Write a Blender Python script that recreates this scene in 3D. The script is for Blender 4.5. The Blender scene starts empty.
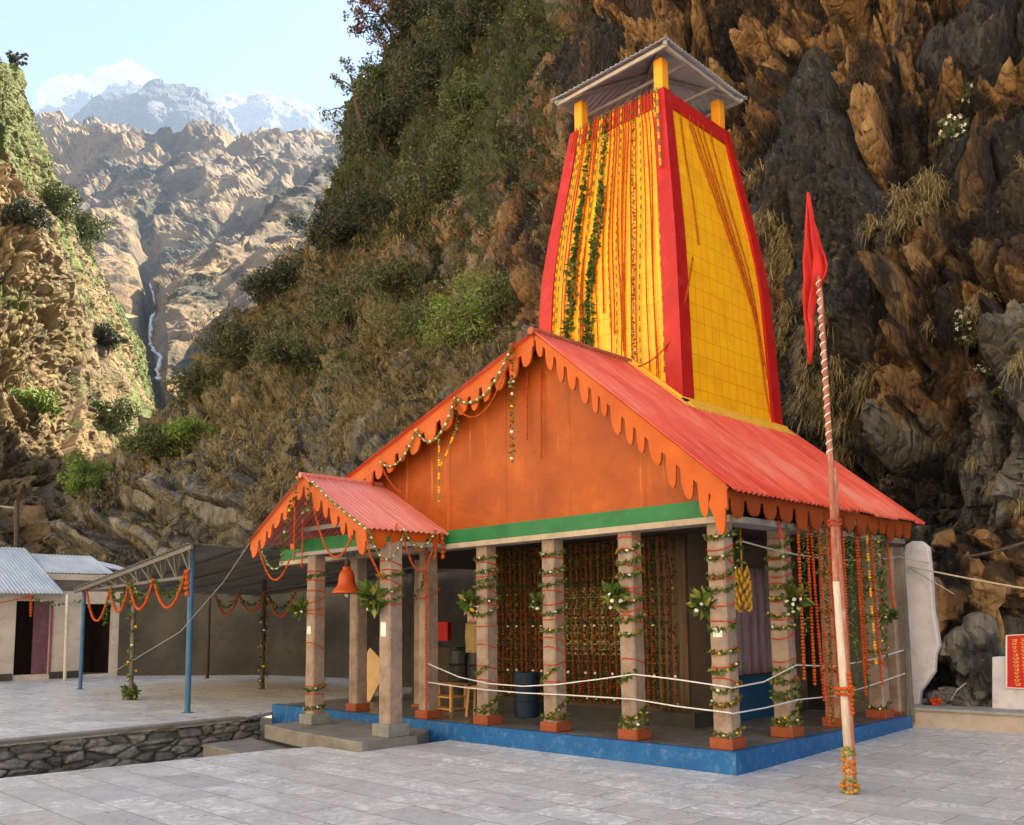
import bpy, math, random
import numpy as np
from mathutils import Vector, Matrix
from mathutils.bvhtree import BVHTree
R = math.radians
random.seed(7)
rng = np.random.default_rng(11)
SC = bpy.context.scene
COL = SC.collection

# ------------------------------------------------------------------ camera, world, sun, exposure
CP = np.array([5.38700618, -8.86038975, 1.45118115])
CF = np.array([-0.69896226, 0.70578038, 0.11543754])
CR = np.array([0.70946007, 0.70463634, -0.01241092])
CU = np.array([0.09010087, -0.07322356, 0.9932372])
FPX, PY = 903.70, 516.84
cd = bpy.data.cameras.new('camera'); cam = bpy.data.objects.new('camera', cd); COL.objects.link(cam)
cd.lens = FPX/1024*36; cd.sensor_width = 36; cd.shift_y = (PY-412.5)/1024
cd.clip_start = .05; cd.clip_end = 20000
M = Matrix.Identity(4)
for i in range(3):
    M[i][0] = CR[i]; M[i][1] = CU[i]; M[i][2] = -CF[i]; M[i][3] = CP[i]
cam.matrix_world = M
SC.camera = cam

SUN_AZ, SUN_EL = 14.0, 47.0
world = bpy.data.worlds.new('World'); SC.world = world; world.use_nodes = True
wn = world.node_tree.nodes; wl = world.node_tree.links
bg = wn['Background']; sky = wn.new('ShaderNodeTexSky'); sky.sky_type = 'NISHITA'; sky.sun_disc = False
sky.sun_elevation = R(SUN_EL); sky.sun_rotation = R(SUN_AZ); sky.altitude = 3000; sky.air_density = 1.0; sky.dust_density = 1.6; sky.ozone_density = 1.0
wl.new(sky.outputs[0], bg.inputs[0]); bg.inputs[1].default_value = 0.05
sl = bpy.data.lights.new('sun', 'SUN'); sun = bpy.data.objects.new('sun', sl); COL.objects.link(sun)
sl.energy = 5.0; sl.angle = R(.53); sl.color = (1, .87, .68)
sd = Vector((math.sin(R(SUN_AZ))*math.cos(R(SUN_EL)), math.cos(R(SUN_AZ))*math.cos(R(SUN_EL)), math.sin(R(SUN_EL))))
sun.rotation_euler = sd.to_track_quat('Z', 'Y').to_euler()
SC.view_settings.view_transform = 'Standard'; SC.view_settings.look = 'None'
SC.view_settings.exposure = 2.74; SC.view_settings.gamma = 1; SC.view_settings.use_curve_mapping = False
SC.view_settings.use_white_balance = True; SC.view_settings.white_balance_temperature = 6800; SC.view_settings.white_balance_tint = 8
try:
    SC.cycles.max_bounces = 6; SC.cycles.diffuse_bounces = 3; SC.cycles.glossy_bounces = 2; SC.cycles.transparent_max_bounces = 4
    SC.cycles.use_denoising = True; SC.cycles.volume_bounces = 0; SC.cycles.sample_clamp_indirect = 6
except Exception: pass

def at(px, py, d):
    """point seen at a pixel at depth d metres"""
    v = CF + CR*(px-512)/FPX - CU*(py-PY)/FPX
    return CP + v*d
def ray(px, py): return CF + CR*(px-512)/FPX - CU*(py-PY)/FPX
def onz(px, py, z):
    v = ray(px, py); return CP + v*((z-CP[2])/v[2])
def pix(P):
    d = np.asarray(P, float)-CP; z = d@CF
    return 512+FPX*(d@CR)/z, PY-FPX*(d@CU)/z

# ------------------------------------------------------------------ tagging
def tag(o, label=None, cat=None, group=None, kind=None):
    if label: o['label'] = label
    if cat: o['category'] = cat
    if group: o['group'] = group
    if kind: o['kind'] = kind
    return o
def thing(name, label, cat, loc=(0, 0, 0), rz=0, group=None):
    o = bpy.data.objects.new(name, None); COL.objects.link(o); o.empty_display_size = .2
    o.location = loc; o.rotation_euler = (0, 0, rz)
    return tag(o, label, cat, group)

# ------------------------------------------------------------------ mesh building
class MB:
    def __init__(s): s.v = []; s.f = []; s.m = []; s.n = 0
    def add(s, V, F, mi=0):
        s.v.extend([tuple(map(float, p)) for p in V]); n = s.n
        s.f.extend([tuple(i+n for i in f) for f in F]); s.m.extend([mi]*len(F)); s.n += len(V); return s
    def box(s, lo, hi, mi=0, bev=0):
        x0, y0, z0 = lo; x1, y1, z1 = hi
        b = bev
        if b <= 0:
            V = [(x0,y0,z0),(x1,y0,z0),(x1,y1,z0),(x0,y1,z0),(x0,y0,z1),(x1,y0,z1),(x1,y1,z1),(x0,y1,z1)]
            return s.add(V, [(0,3,2,1),(4,5,6,7),(0,1,5,4),(1,2,6,5),(2,3,7,6),(3,0,4,7)], mi)
        # box with chamfered vertical and horizontal edges
        rings = []
        for z, k in ((z0, b), (z0+b, 0), (z1-b, 0), (z1, b)):
            rings.append([(x0+b+k*0, y0+k, z), (x1-b, y0+k, z), (x1-k, y0+b, z), (x1-k, y1-b, z), (x1-b, y1-k, z), (x0+b, y1-k, z), (x0+k, y1-b, z), (x0+k, y0+b, z)])
        V = [p for r in rings for p in r]; F = []
        for r in range(3):
            for i in range(8): F.append((r*8+i, r*8+(i+1) % 8, r*8+8+(i+1) % 8, r*8+8+i))
        F.append(tuple(reversed(range(8)))); F.append(tuple(range(24, 32)))
        return s.add(V, F, mi)
    def bar(s, a, b, w, h=None, mi=0):
        """square bar from a to b"""
        h = h or w; a = Vector(a); b = Vector(b); d = (b-a).normalized()
        up = Vector((0, 0, 1)) if abs(d.z) < .95 else Vector((0, 1, 0))
        x = d.cross(up).normalized(); y = x.cross(d).normalized()
        V = []
        for p in (a, b):
            for i, j in ((-1,-1),(1,-1),(1,1),(-1,1)): V.append(p+x*(i*w/2)+y*(j*h/2))
        return s.add(V, [(0,1,2,3),(7,6,5,4),(0,4,5,1),(1,5,6,2),(2,6,7,3),(3,7,4,0)], mi)
    def tube(s, pts, r, n=8, mi=0, caps=True):
        pts = [Vector(p) for p in pts]; rr = r if hasattr(r, '__len__') else [r]*len(pts)
        V = []; F = []
        px = None
        for i, p in enumerate(pts):
            d = (pts[min(i+1, len(pts)-1)]-pts[max(i-1, 0)]).normalized()
            if px is None:
                up = Vector((0, 0, 1)) if abs(d.z) < .9 else Vector((1, 0, 0)); x = d.cross(up).normalized()
            else: x = (px - d*px.dot(d)).normalized()
            px = x; y = d.cross(x)
            for k in range(n):
                a = 2*math.pi*k/n; V.append(p+(x*math.cos(a)+y*math.sin(a))*rr[i])
        for i in range(len(pts)-1):
            for k in range(n): F.append((i*n+k, i*n+(k+1) % n, (i+1)*n+(k+1) % n, (i+1)*n+k))
        if caps: F.append(tuple(reversed(range(n)))); F.append(tuple(range((len(pts)-1)*n, len(pts)*n)))
        return s.add(V, F, mi)
    def lathe(s, prof, c=(0,0,0), n=20, mi=0):
        V = []; F = []
        for r, z in prof:
            for k in range(n):
                a = 2*math.pi*k/n; V.append((c[0]+r*math.cos(a), c[1]+r*math.sin(a), c[2]+z))
        for i in range(len(prof)-1):
            for k in range(n): F.append((i*n+k, i*n+(k+1) % n, (i+1)*n+(k+1) % n, (i+1)*n+k))
        F.append(tuple(reversed(range(n)))); F.append(tuple(range((len(prof)-1)*n, len(prof)*n)))
        return s.add(V, F, mi)
    def prism(s, poly, d, mi=0):
        """poly: 3D points in a plane, extruded by vector d"""
        n = len(poly); V = [Vector(p) for p in poly]+[Vector(p)+Vector(d) for p in poly]
        F = [tuple(range(n)), tuple(reversed(range(n, 2*n)))]+[(i, n+i, n+(i+1) % n, (i+1) % n) for i in range(n)]
        return s.add(V, F, mi)
    def build(s, name, mats, parent=None, smooth=False, bevel=0):
        me = bpy.data.meshes.new(name); me.from_pydata(s.v, [], s.f)
        mats = mats if isinstance(mats, (list, tuple)) else [mats]
        for m in mats: me.materials.append(m)
        if len(mats) > 1: me.polygons.foreach_set('material_index', s.m)
        if smooth: me.polygons.foreach_set('use_smooth', [True]*len(s.f))
        me.update()
        o = bpy.data.objects.new(name, me); COL.objects.link(o)
        if parent: o.parent = parent
        if bevel:
            b = o.modifiers.new('bevel', 'BEVEL'); b.width = bevel; b.segments = 2; b.limit_method = 'ANGLE'
        return o

def npmesh(name, V, Q, mats, parent=None, smooth=True, midx=None, attrs=None):
    me = bpy.data.meshes.new(name); V = np.asarray(V, np.float32); Q = np.asarray(Q, np.int32); k = Q.shape[1]
    me.vertices.add(len(V)); me.vertices.foreach_set('co', V.ravel())
    me.loops.add(Q.size); me.loops.foreach_set('vertex_index', Q.ravel())
    me.polygons.add(len(Q)); me.polygons.foreach_set('loop_start', np.arange(len(Q), dtype=np.int32)*k)
    try: me.polygons.foreach_set('loop_total', np.full(len(Q), k, np.int32))
    except Exception: pass
    me.polygons.foreach_set('use_smooth', np.full(len(Q), smooth))
    for m in (mats if isinstance(mats, (list, tuple)) else [mats]): me.materials.append(m)
    if midx is not None: me.polygons.foreach_set('material_index', np.asarray(midx, np.int32))
    for n, a in (attrs or {}).items():
        at_ = me.attributes.new(n, 'FLOAT', 'POINT'); at_.data.foreach_set('value', np.asarray(a, np.float32).ravel())
    me.update(calc_edges=True); me.validate()
    o = bpy.data.objects.new(name, me); COL.objects.link(o)
    if parent: o.parent = parent
    return o

# ------------------------------------------------------------------ numpy noise
def _h(i, j, k, s):
    n = (i.astype(np.int64)*374761393 + j.astype(np.int64)*668265263 + k.astype(np.int64)*2147483647*3 + s*1274126177) & 0xffffffff
    n = ((n ^ (n >> 13))*1103515245) & 0xffffffff
    n = ((n ^ (n >> 15))*747796405) & 0xffffffff
    n = n ^ (n >> 16)
    return (n & 0xffffff)/float(0xffffff)
def vnoise(P, s=0):
    I = np.floor(P).astype(np.int64); f = P-I; f = f*f*(3-2*f); out = 0
    for a in (0, 1):
        for b in (0, 1):
            for c in (0, 1):
                w = (f[:, 0] if a else 1-f[:, 0])*(f[:, 1] if b else 1-f[:, 1])*(f[:, 2] if c else 1-f[:, 2])
                out = out + w*_h(I[:, 0]+a, I[:, 1]+b, I[:, 2]+c, s)
    return out*2-1
def fbm(P, o=4, s=0, g=.5):
    t = 0; a = 1; n = 0
    for i in range(o): t = t+a*vnoise(P*2**i+i*17.3, s+i); n += a; a *= g
    return t/n
def ridged(P, o=4, s=0):
    t = 0; a = 1; n = 0
    for i in range(o): t = t+a*(1-np.abs(vnoise(P*2**i+i*9.1, s+i))*1.6); n += a; a *= .5
    return t/n
def facet(P, s=0, tilt=1.0):
    """angular blocks: every cell is its own tilted plane; returns height, gap to the next cell, cell value"""
    I = np.floor(P).astype(np.int64); best = np.full(len(P), 9e9); sec = best.copy(); H = np.zeros(len(P)); Cv = np.zeros(len(P))
    for a in (-1, 0, 1):
        for b in (-1, 0, 1):
            for c in (-1, 0, 1):
                i, j, k = I[:, 0]+a, I[:, 1]+b, I[:, 2]+c
                q = np.stack([i+_h(i, j, k, s), j+_h(i, j, k, s+1), k+_h(i, j, k, s+2)], 1)
                d = P-q; D = (d*d).sum(1)
                hv = _h(i, j, k, s+3); g = np.stack([_h(i, j, k, s+4)-.5, _h(i, j, k, s+5)-.5, _h(i, j, k, s+6)-.5], 1)
                val = (hv-.5)+tilt*(d*g).sum(1)*1.6
                nb = D < best
                sec = np.where(nb, best, np.minimum(sec, D))
                H = np.where(nb, val, H); Cv = np.where(nb, hv, Cv); best = np.where(nb, D, best)
    return H, np.sqrt(sec)-np.sqrt(best), Cv

# ------------------------------------------------------------------ materials
def N(nt, t, **kw):
    n = nt.nodes.new(t)
    for k, v in kw.items():
        if k in ('ins',):
            for a, b in v.items(): n.inputs[a].default_value = b
        else: setattr(n, k, v)
    return n
def newmat(name):
    m = bpy.data.materials.new(name); m.use_nodes = True; nt = m.node_tree
    return m, nt, nt.nodes['Principled BSDF']
def c4(c): return (c[0], c[1], c[2], 1)
def ramp(nt, fac, stops):
    r = nt.nodes.new('ShaderNodeValToRGB'); e = r.color_ramp.elements
    while len(e) < len(stops): e.new(.5)
    for i, (p, c) in enumerate(stops): e[i].position = p; e[i].color = c4(c)
    nt.links.new(fac, r.inputs[0]); return r.outputs[0]
def noise(nt, scale, detail=5, rough=.55, vec=None, dist=0):
    n = N(nt, 'ShaderNodeTexNoise'); n.inputs['Scale'].default_value = scale; n.inputs['Detail'].default_value = detail
    n.inputs['Roughness'].default_value = rough; n.inputs['Distortion'].default_value = dist
    if vec: nt.links.new(vec, n.inputs['Vector'])
    return n.outputs['Fac']
def coords(nt, sc=(1, 1, 1), rot=(0, 0, 0), kind='Object'):
    t = N(nt, 'ShaderNodeTexCoord'); mp = N(nt, 'ShaderNodeMapping'); mp.inputs['Scale'].default_value = sc; mp.inputs['Rotation'].default_value = rot
    nt.links.new(t.outputs[kind], mp.inputs[0]); return mp.outputs[0]
def mix(nt, f, a, b, mode='MIX'):
    m = N(nt, 'ShaderNodeMix', data_type='RGBA', blend_type=mode)
    for s, v in ((0, f), (6, a), (7, b)):
        if hasattr(v, 'links') or hasattr(v, 'is_linked'): nt.links.new(v, m.inputs[s])
        else: m.inputs[s].default_value = v if s == 0 else c4(v)
    return m.outputs[2]
def mth(nt, op, a, b=None, c=None, clamp=False):
    m = N(nt, 'ShaderNodeMath', operation=op); m.use_clamp = clamp
    for i, v in enumerate((a, b, c)):
        if v is None: continue
        if hasattr(v, 'is_linked'): nt.links.new(v, m.inputs[i])
        else: m.inputs[i].default_value = v
    return m.outputs[0]
def bump(nt, bs, h, strength=.4, dist=.02):
    b = N(nt, 'ShaderNodeBump'); b.inputs['Strength'].default_value = strength; b.inputs['Distance'].default_value = dist
    nt.links.new(h, b.inputs['Height']); nt.links.new(b.outputs[0], bs.inputs['Normal'])
def painted(name, c1, c2, scale=3, rough=.6, dirt=None, damt=.35, bmp=.15, sc=(1, 1, 1), fine=40, metal=0):
    m, nt, bs = newmat(name); v = coords(nt, sc)
    f = noise(nt, scale, 6, .6, v); col = ramp(nt, f, [(.3, c1), (.7, c2)])
    if dirt:
        g = noise(nt, scale*2.7, 8, .7, v, .4); g2 = ramp(nt, g, [(.52, (0, 0, 0)), (.72, (damt, damt, damt))])
        col = mix(nt, g2, col, dirt)
    nt.links.new(col, bs.inputs['Base Color']); bs.inputs['Roughness'].default_value = rough; bs.inputs['Metallic'].default_value = metal; bs.inputs['Specular IOR Level'].default_value = .28
    bump(nt, bs, noise(nt, fine, 6, .7, v), bmp, .01); return m

ORANGE = painted('orange_paint', (.48, .078, .004), (.64, .125, .007), 1.6, .5, (.32, .08, .02), .4, .12, (1, 1, .35))
def gable_mat():
    m, nt, bs = newmat('gable_sheet_paint'); v = coords(nt); vs = coords(nt, (3, 1, .18))
    col = ramp(nt, noise(nt, 1.3, 7, .65, v, .2), [(.3, (.25, .044, .003)), (.55, (.36, .072, .005)), (.75, (.5, .115, .008))])
    col = mix(nt, ramp(nt, noise(nt, 2.5, 8, .7, vs), [(.52, (0, 0, 0)), (.7, (.55, .55, .55))]), col, (.34, .055, .008))
    col = mix(nt, ramp(nt, noise(nt, 1.2, 8, .75, coords(nt, (5, 1, .3))), [(.6, (0, 0, 0)), (.7, (.5, .5, .5))]), col, (.78, .26, .05))
    vo = N(nt, 'ShaderNodeTexVoronoi'); vo.inputs['Scale'].default_value = 5.5; nt.links.new(v, vo.inputs['Vector']); col = mix(nt, ramp(nt, vo.outputs['Distance'], [(.045, (.85, .85, .85)), (.08, (0, 0, 0))]), col, (.12, .03, .01))
    nt.links.new(col, bs.inputs['Base Color']); bs.inputs['Roughness'].default_value = .5; bs.inputs['Specular IOR Level'].default_value = .3
    w = N(nt, 'ShaderNodeTexWave'); w.bands_direction = 'X'; w.inputs['Scale'].default_value = .26; w.inputs['Distortion'].default_value = .15; nt.links.new(v, w.inputs['Vector'])
    seam = ramp(nt, w.outputs['Fac'], [(.0, (0, 0, 0)), (.004, (1, 1, 1))])
    bump(nt, bs, mth(nt, 'ADD', seam, mth(nt, 'MULTIPLY', noise(nt, 2.2, 6, .6, v), 3.0)), .5, .02); return m
GABLEM = gable_mat()
ORANGE2 = painted('orange_fascia_paint', (.42, .068, .004), (.56, .11, .008), 2.2, .5, (.3, .09, .03), .45, .12)
TOWERORANGE = painted('orange_post_paint', (.85, .32, .02), (.9, .38, .03), 2, .5)
GREEN = painted('green_paint', (.01, .13, .045), (.02, .19, .065), 3, .5, (.1, .2, .1), .3)
BLUE = painted('blue_paint', (.003, .08, .27), (.008, .125, .36), 3, .5, (.25, .33, .4), .5, .25)
REDBASE = painted('red_oxide_paint', (.24, .055, .02), (.33, .085, .03), 5, .6, (.18, .1, .07), .5, .25)
GREYBASE = painted('grey_stone_base', (.16, .17, .16), (.26, .27, .25), 6, .8, (.08, .08, .07), .5, .3)
BEAM = painted('concrete_beam', (.34, .27, .2), (.5, .42, .33), 3, .8, (.15, .12, .1), .4, .3)
BEAMGREY = painted('grey_beam', (.25, .23, .23), (.38, .35, .35), 3, .8, (.15, .12, .1), .4, .3)
CONC = painted('weathered_concrete', (.13, .115, .1), (.24, .21, .18), 1.3, .9, (.05, .045, .04), .7, .4)
CONCDK = painted('dark_concrete', (.04, .036, .03), (.09, .08, .066), .9, .9, (.04, .04, .035), .8, .4)  # darker concrete with random blotches
CREAM = painted('cream_plaster', (.5, .43, .35), (.66, .6, .52), 1.2, .85, (.25, .2, .16), .5, .25)
WHITEW = painted('whitewash', (.55, .52, .58), (.74, .72, .78), 2.5, .85, (.3, .27, .27), .45, .3)
WHITE = painted('white_paint', (.75, .74, .72), (.85, .84, .82), 4, .6)
ROPE = painted('white_rope', (.6, .6, .62), (.75, .75, .76), 30, .8)
WIRE = painted('grey_wire', (.3, .29, .28), (.4, .39, .37), 10, .6)
STEELBLUE = painted('blue_steel', (.03, .11, .22), (.06, .17, .3), 6, .45, (.2, .12, .07), .4)
STEELGREY = painted('grey_steel', (.09, .085, .08), (.16, .15, .13), 8, .5, (.2, .1, .05), .5)
DARK = painted('dark_void', (.008, .008, .01), (.015, .014, .014), 2, .9)
DARKWOOD = painted('dark_wood', (.04, .028, .02), (.09, .06, .04), 4, .7, None, 0, .2, (1, 1, .2))
WOOD = painted('light_wood', (.45, .22, .08), (.6, .32, .13), 6, .6, None, 0, .15, (1, 1, .2))
BROWNCLOTH = painted('brown_cloth', (.08, .05, .03), (.14, .09, .055), 5, .9, None, 0, .3, (3, 3, .3))
PALEPANEL = painted('pale_panel', (.32, .29, .15), (.45, .41, .23), 2, .6)
LILAC = painted('lilac_cloth', (.13, .09, .12), (.26, .19, .23), 6, .9, (.25, .1, .16), .5, .3, (3, 3, .3))
MARI = painted('marigold', (.38, .05, .006), (.56, .11, .01), 60, .8)
MARIY = painted('yellow_marigold', (.85, .42, .02), (.95, .55, .04), 60, .8)
REDF = painted('red_thread_flowers', (.4, .035, .012), (.55, .08, .015), 60, .8)
LEAF = painted('garland_leaf', (.03, .06, .01), (.09, .14, .022), 30, .6)
LEAFY = painted('yellowing_leaf', (.14, .16, .03), (.3, .29, .07), 30, .6)
PETALW = painted('white_petal', (.75, .75, .68), (.85, .85, .8), 30, .7)
REDCLOTH = painted('red_cloth', (.42, .018, .018), (.6, .035, .03), 6, .75, None, 0, .25)
BANANA = painted('banana_skin', (.38, .2, .02), (.52, .3, .04), 10, .55)
BELLM = painted('orange_painted_bell', (.4, .055, .012), (.52, .09, .02), 5, .4, (.2, .05, .02), .4)
ROD = painted('red_pole_paint', (.26, .07, .045), (.42, .16, .11), 9, .5, (.7, .6, .5), .5, .2, (1, 1, .3))
PALEWOOD = painted('pale_bamboo', (.48, .39, .31), (.72, .64, .54), 8, .6, (.3, .12, .08), .5, .3, (2, 2, .3))
BLACKP = painted('black_plastic', (.012, .013, .016), (.03, .03, .035), 6, .35)
TAN = painted('tan_board', (.5, .33, .16), (.62, .43, .22), 3, .8)
STRIPE = painted('striped_cloth', (.5, .08, .08), (.7, .6, .55), 18, .9, sc=(.1, .1, 3))
KHAKI = painted('khaki_cloth', (.3, .22, .09), (.42, .32, .14), 5, .9)
PAPER = painted('paper', (.75, .72, .68), (.82, .8, .76), 20, .8)
BARK = painted('bark', (.06, .045, .035), (.13, .1, .075), 12, .9, None, 0, .5)

def column_mat():
    m, nt, bs = newmat('column_plaster'); v = coords(nt)
    f = noise(nt, 4, 8, .65, v); col = ramp(nt, f, [(.3, (.16, .11, .085)), (.5, (.29, .215, .17)), (.72, (.4, .31, .25))])
    g = noise(nt, 2.2, 6, .7, coords(nt, (1, 1, .5)), .5); col = mix(nt, ramp(nt, g, [(.5, (0, 0, 0)), (.7, (.6, .6, .6))]), col, (.2, .185, .165))
    g = noise(nt, 9, 6, .7, v, .5); col = mix(nt, ramp(nt, g, [(.58, (0, 0, 0)), (.7, (.5, .5, .5))]), col, (.5, .14, .09))
    nt.links.new(col, bs.inputs['Base Color']); bs.inputs['Roughness'].default_value = .85
    bump(nt, bs, noise(nt, 50, 6, .7, v), .35, .012); return m
COLM = column_mat()

def roof_mat(name, a, b, c, rough=.42):
    m, nt, bs = newmat(name); v = coords(nt, (.5, 1, .5))
    f = noise(nt, .9, 5, .6, v, .3); col = ramp(nt, f, [(.3, a), (.55, b), (.75, c)])
    g = noise(nt, 7, 7, .7, coords(nt, (.25, 2.5, .25)), .2); col = mix(nt, ramp(nt, g, [(.55, (0, 0, 0)), (.75, (.5, .5, .5))]), col, (b[0]*.4, b[1]*.5, b[2]*.6))
    g = noise(nt, 5, 7, .75, coords(nt, (.3, 4, .3)), .1); col = mix(nt, ramp(nt, g, [(.5, (0, 0, 0)), (.68, (.65, .65, .65))]), col, c)
    nt.links.new(col, bs.inputs['Base Color']); bs.inputs['Roughness'].default_value = rough; bs.inputs['Specular IOR Level'].default_value = .35
    bump(nt, bs, noise(nt, 30, 5, .7, v), .08, .01); return m
ROOFRED = roof_mat('red_corrugated_sheet', (.58, .04, .02), (.74, .1, .05), (.76, .27, .2))
ROOFPINK = roof_mat('faded_red_sheet', (.62, .14, .1), (.74, .22, .17), (.74, .32, .27))
ROOFTIN = roof_mat('galvanised_sheet', (.34, .38, .43), (.5, .55, .6), (.6, .65, .7), .45)
ROOFTIND = roof_mat('old_tin_sheet', (.1, .095, .085), (.16, .15, .13), (.22, .2, .17), .6)

def tower_mat():
    m, nt, bs = newmat('yellow_tiles')
    t = N(nt, 'ShaderNodeTexCoord'); sp = N(nt, 'ShaderNodeSeparateXYZ'); nt.links.new(t.outputs['Object'], sp.inputs[0])
    u = mth(nt, 'ADD', sp.outputs[0], sp.outputs[1]); cb = N(nt, 'ShaderNodeCombineXYZ'); nt.links.new(u, cb.inputs[0]); nt.links.new(sp.outputs[2], cb.inputs[1])
    br = N(nt, 'ShaderNodeTexBrick'); nt.links.new(cb.outputs[0], br.inputs['Vector'])
    br.offset = 0; br.inputs['Scale'].default_value = 1; br.inputs['Mortar Size'].default_value = .007; br.inputs['Mortar Smooth'].default_value = .3
    br.inputs['Brick Width'].default_value = .21; br.inputs['Row Height'].default_value = .27
    br.inputs['Color1'].default_value = (1, .46, .01, 1); br.inputs['Color2'].default_value = (1, .53, .012, 1); br.inputs['Mortar'].default_value = (.72, .27, .006, 1)
    f = noise(nt, 2.2, 6, .65, t.outputs['Object'], .3); col = mix(nt, ramp(nt, f, [(.45, (0, 0, 0)), (.72, (.55, .55, .55))]), br.outputs['Color'], (.72, .26, .01))
    nt.links.new(col, bs.inputs['Base Color']); bs.inputs['Roughness'].default_value = .4
    bump(nt, bs, mth(nt, 'SUBTRACT', noise(nt, 6, 5, .6, t.outputs['Object']), br.outputs['Fac']), .25, .012); return m
TOWERY = tower_mat()
YFLASH = painted('yellow_flashing', (.8, .42, .03), (.9, .52, .08), 4, .6, (.4, .2, .05), .4)
TOWERRED = painted('tower_red_paint', (.36, .008, .01), (.5, .016, .014), 1.5, .45, (.6, .07, .08), .4)

def marble(name, dark=1.0, tint=(1, 1, 1), tile=(.96, .48), rot=0.0):
    m, nt, bs = newmat(name); v = coords(nt, rot=(0, 0, rot))
    br = N(nt, 'ShaderNodeTexBrick'); nt.links.new(v, br.inputs['Vector']); br.inputs['Scale'].default_value = 1
    br.inputs['Brick Width'].default_value = tile[0]; br.inputs['Row Height'].default_value = tile[1]; br.inputs['Mortar Size'].default_value = .009; br.inputs['Mortar Smooth'].default_value = .3
    br.inputs['Color1'].default_value = (0, 0, 0, 1); br.inputs['Color2'].default_value = (1, 1, 1, 1); br.inputs['Mortar'].default_value = (.5, .5, .5, 1); br.offset = .43
    T = lambda a: tuple(a[i]*dark*tint[i] for i in range(3))
    base = ramp(nt, br.outputs['Color'], [(0, T((.45, .45, .45))), (.2, T((.66, .65, .63))), (.65, T((.75, .735, .7))), (.85, T((.82, .81, .79))), (1, T((.55, .52, .47)))])
    wv = mth(nt, 'MULTIPLY', br.outputs['Color'], 9.0)
    cbx = N(nt, 'ShaderNodeCombineXYZ'); nt.links.new(wv, cbx.inputs[0]); nt.links.new(wv, cbx.inputs[2]); va = N(nt, 'ShaderNodeVectorMath', operation='ADD'); nt.links.new(v, va.inputs[0]); nt.links.new(cbx.outputs[0], va.inputs[1])
    vein = noise(nt, 3.0, 8, .7, va.outputs[0], 1.8); vr = ramp(nt, vein, [(.4, (0, 0, 0)), (.48, (.75, .75, .75)), (.52, (.75, .75, .75)), (.6, (0, 0, 0))])
    col = mix(nt, vr, base, T((.4, .4, .41)))
    pn = noise(nt, 1.7, 7, .7, va.outputs[0], .5); col = mix(nt, ramp(nt, pn, [(.5, (0, 0, 0)), (.66, (.6, .6, .6))]), col, T((.46, .44, .41)))
    st = noise(nt, .55, 7, .65, v, .6); col = mix(nt, ramp(nt, st, [(.52, (0, 0, 0)), (.72, (.55, .55, .55))]), col, T((.42, .4, .37)))
    st2 = noise(nt, 5, 8, .75, v, .3); col = mix(nt, ramp(nt, st2, [(.56, (0, 0, 0)), (.74, (.5, .5, .5))]), col, T((.28, .25, .22)))
    col = mix(nt, mth(nt, 'MULTIPLY', br.outputs['Fac'], 1.0), col, T((.24, .23, .22)))
    nt.links.new(col, bs.inputs['Base Color'])
    rr = ramp(nt, noise(nt, 2.5, 6, .7, v), [(.35, (.24, .24, .24)), (.7, (.55, .55, .55))]); nt.links.new(rr, bs.inputs['Roughness'])
    bump(nt, bs, mth(nt, 'SUBTRACT', mth(nt, 'MULTIPLY', noise(nt, 7, 6, .6, v), .6), br.outputs['Fac']), .3, .006); return m
MARB = marble('courtyard_marble', 1.16, (.985, 1, 1.02))
MARBT = marble('terrace_marble', 1.12, (1, 1, 1), (.9, .45))
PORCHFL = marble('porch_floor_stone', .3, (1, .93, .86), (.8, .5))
STEPM = painted('step_stone', (.15, .142, .13), (.25, .24, .22), 3, .7, (.22, .2, .18), .5, .3)

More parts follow.
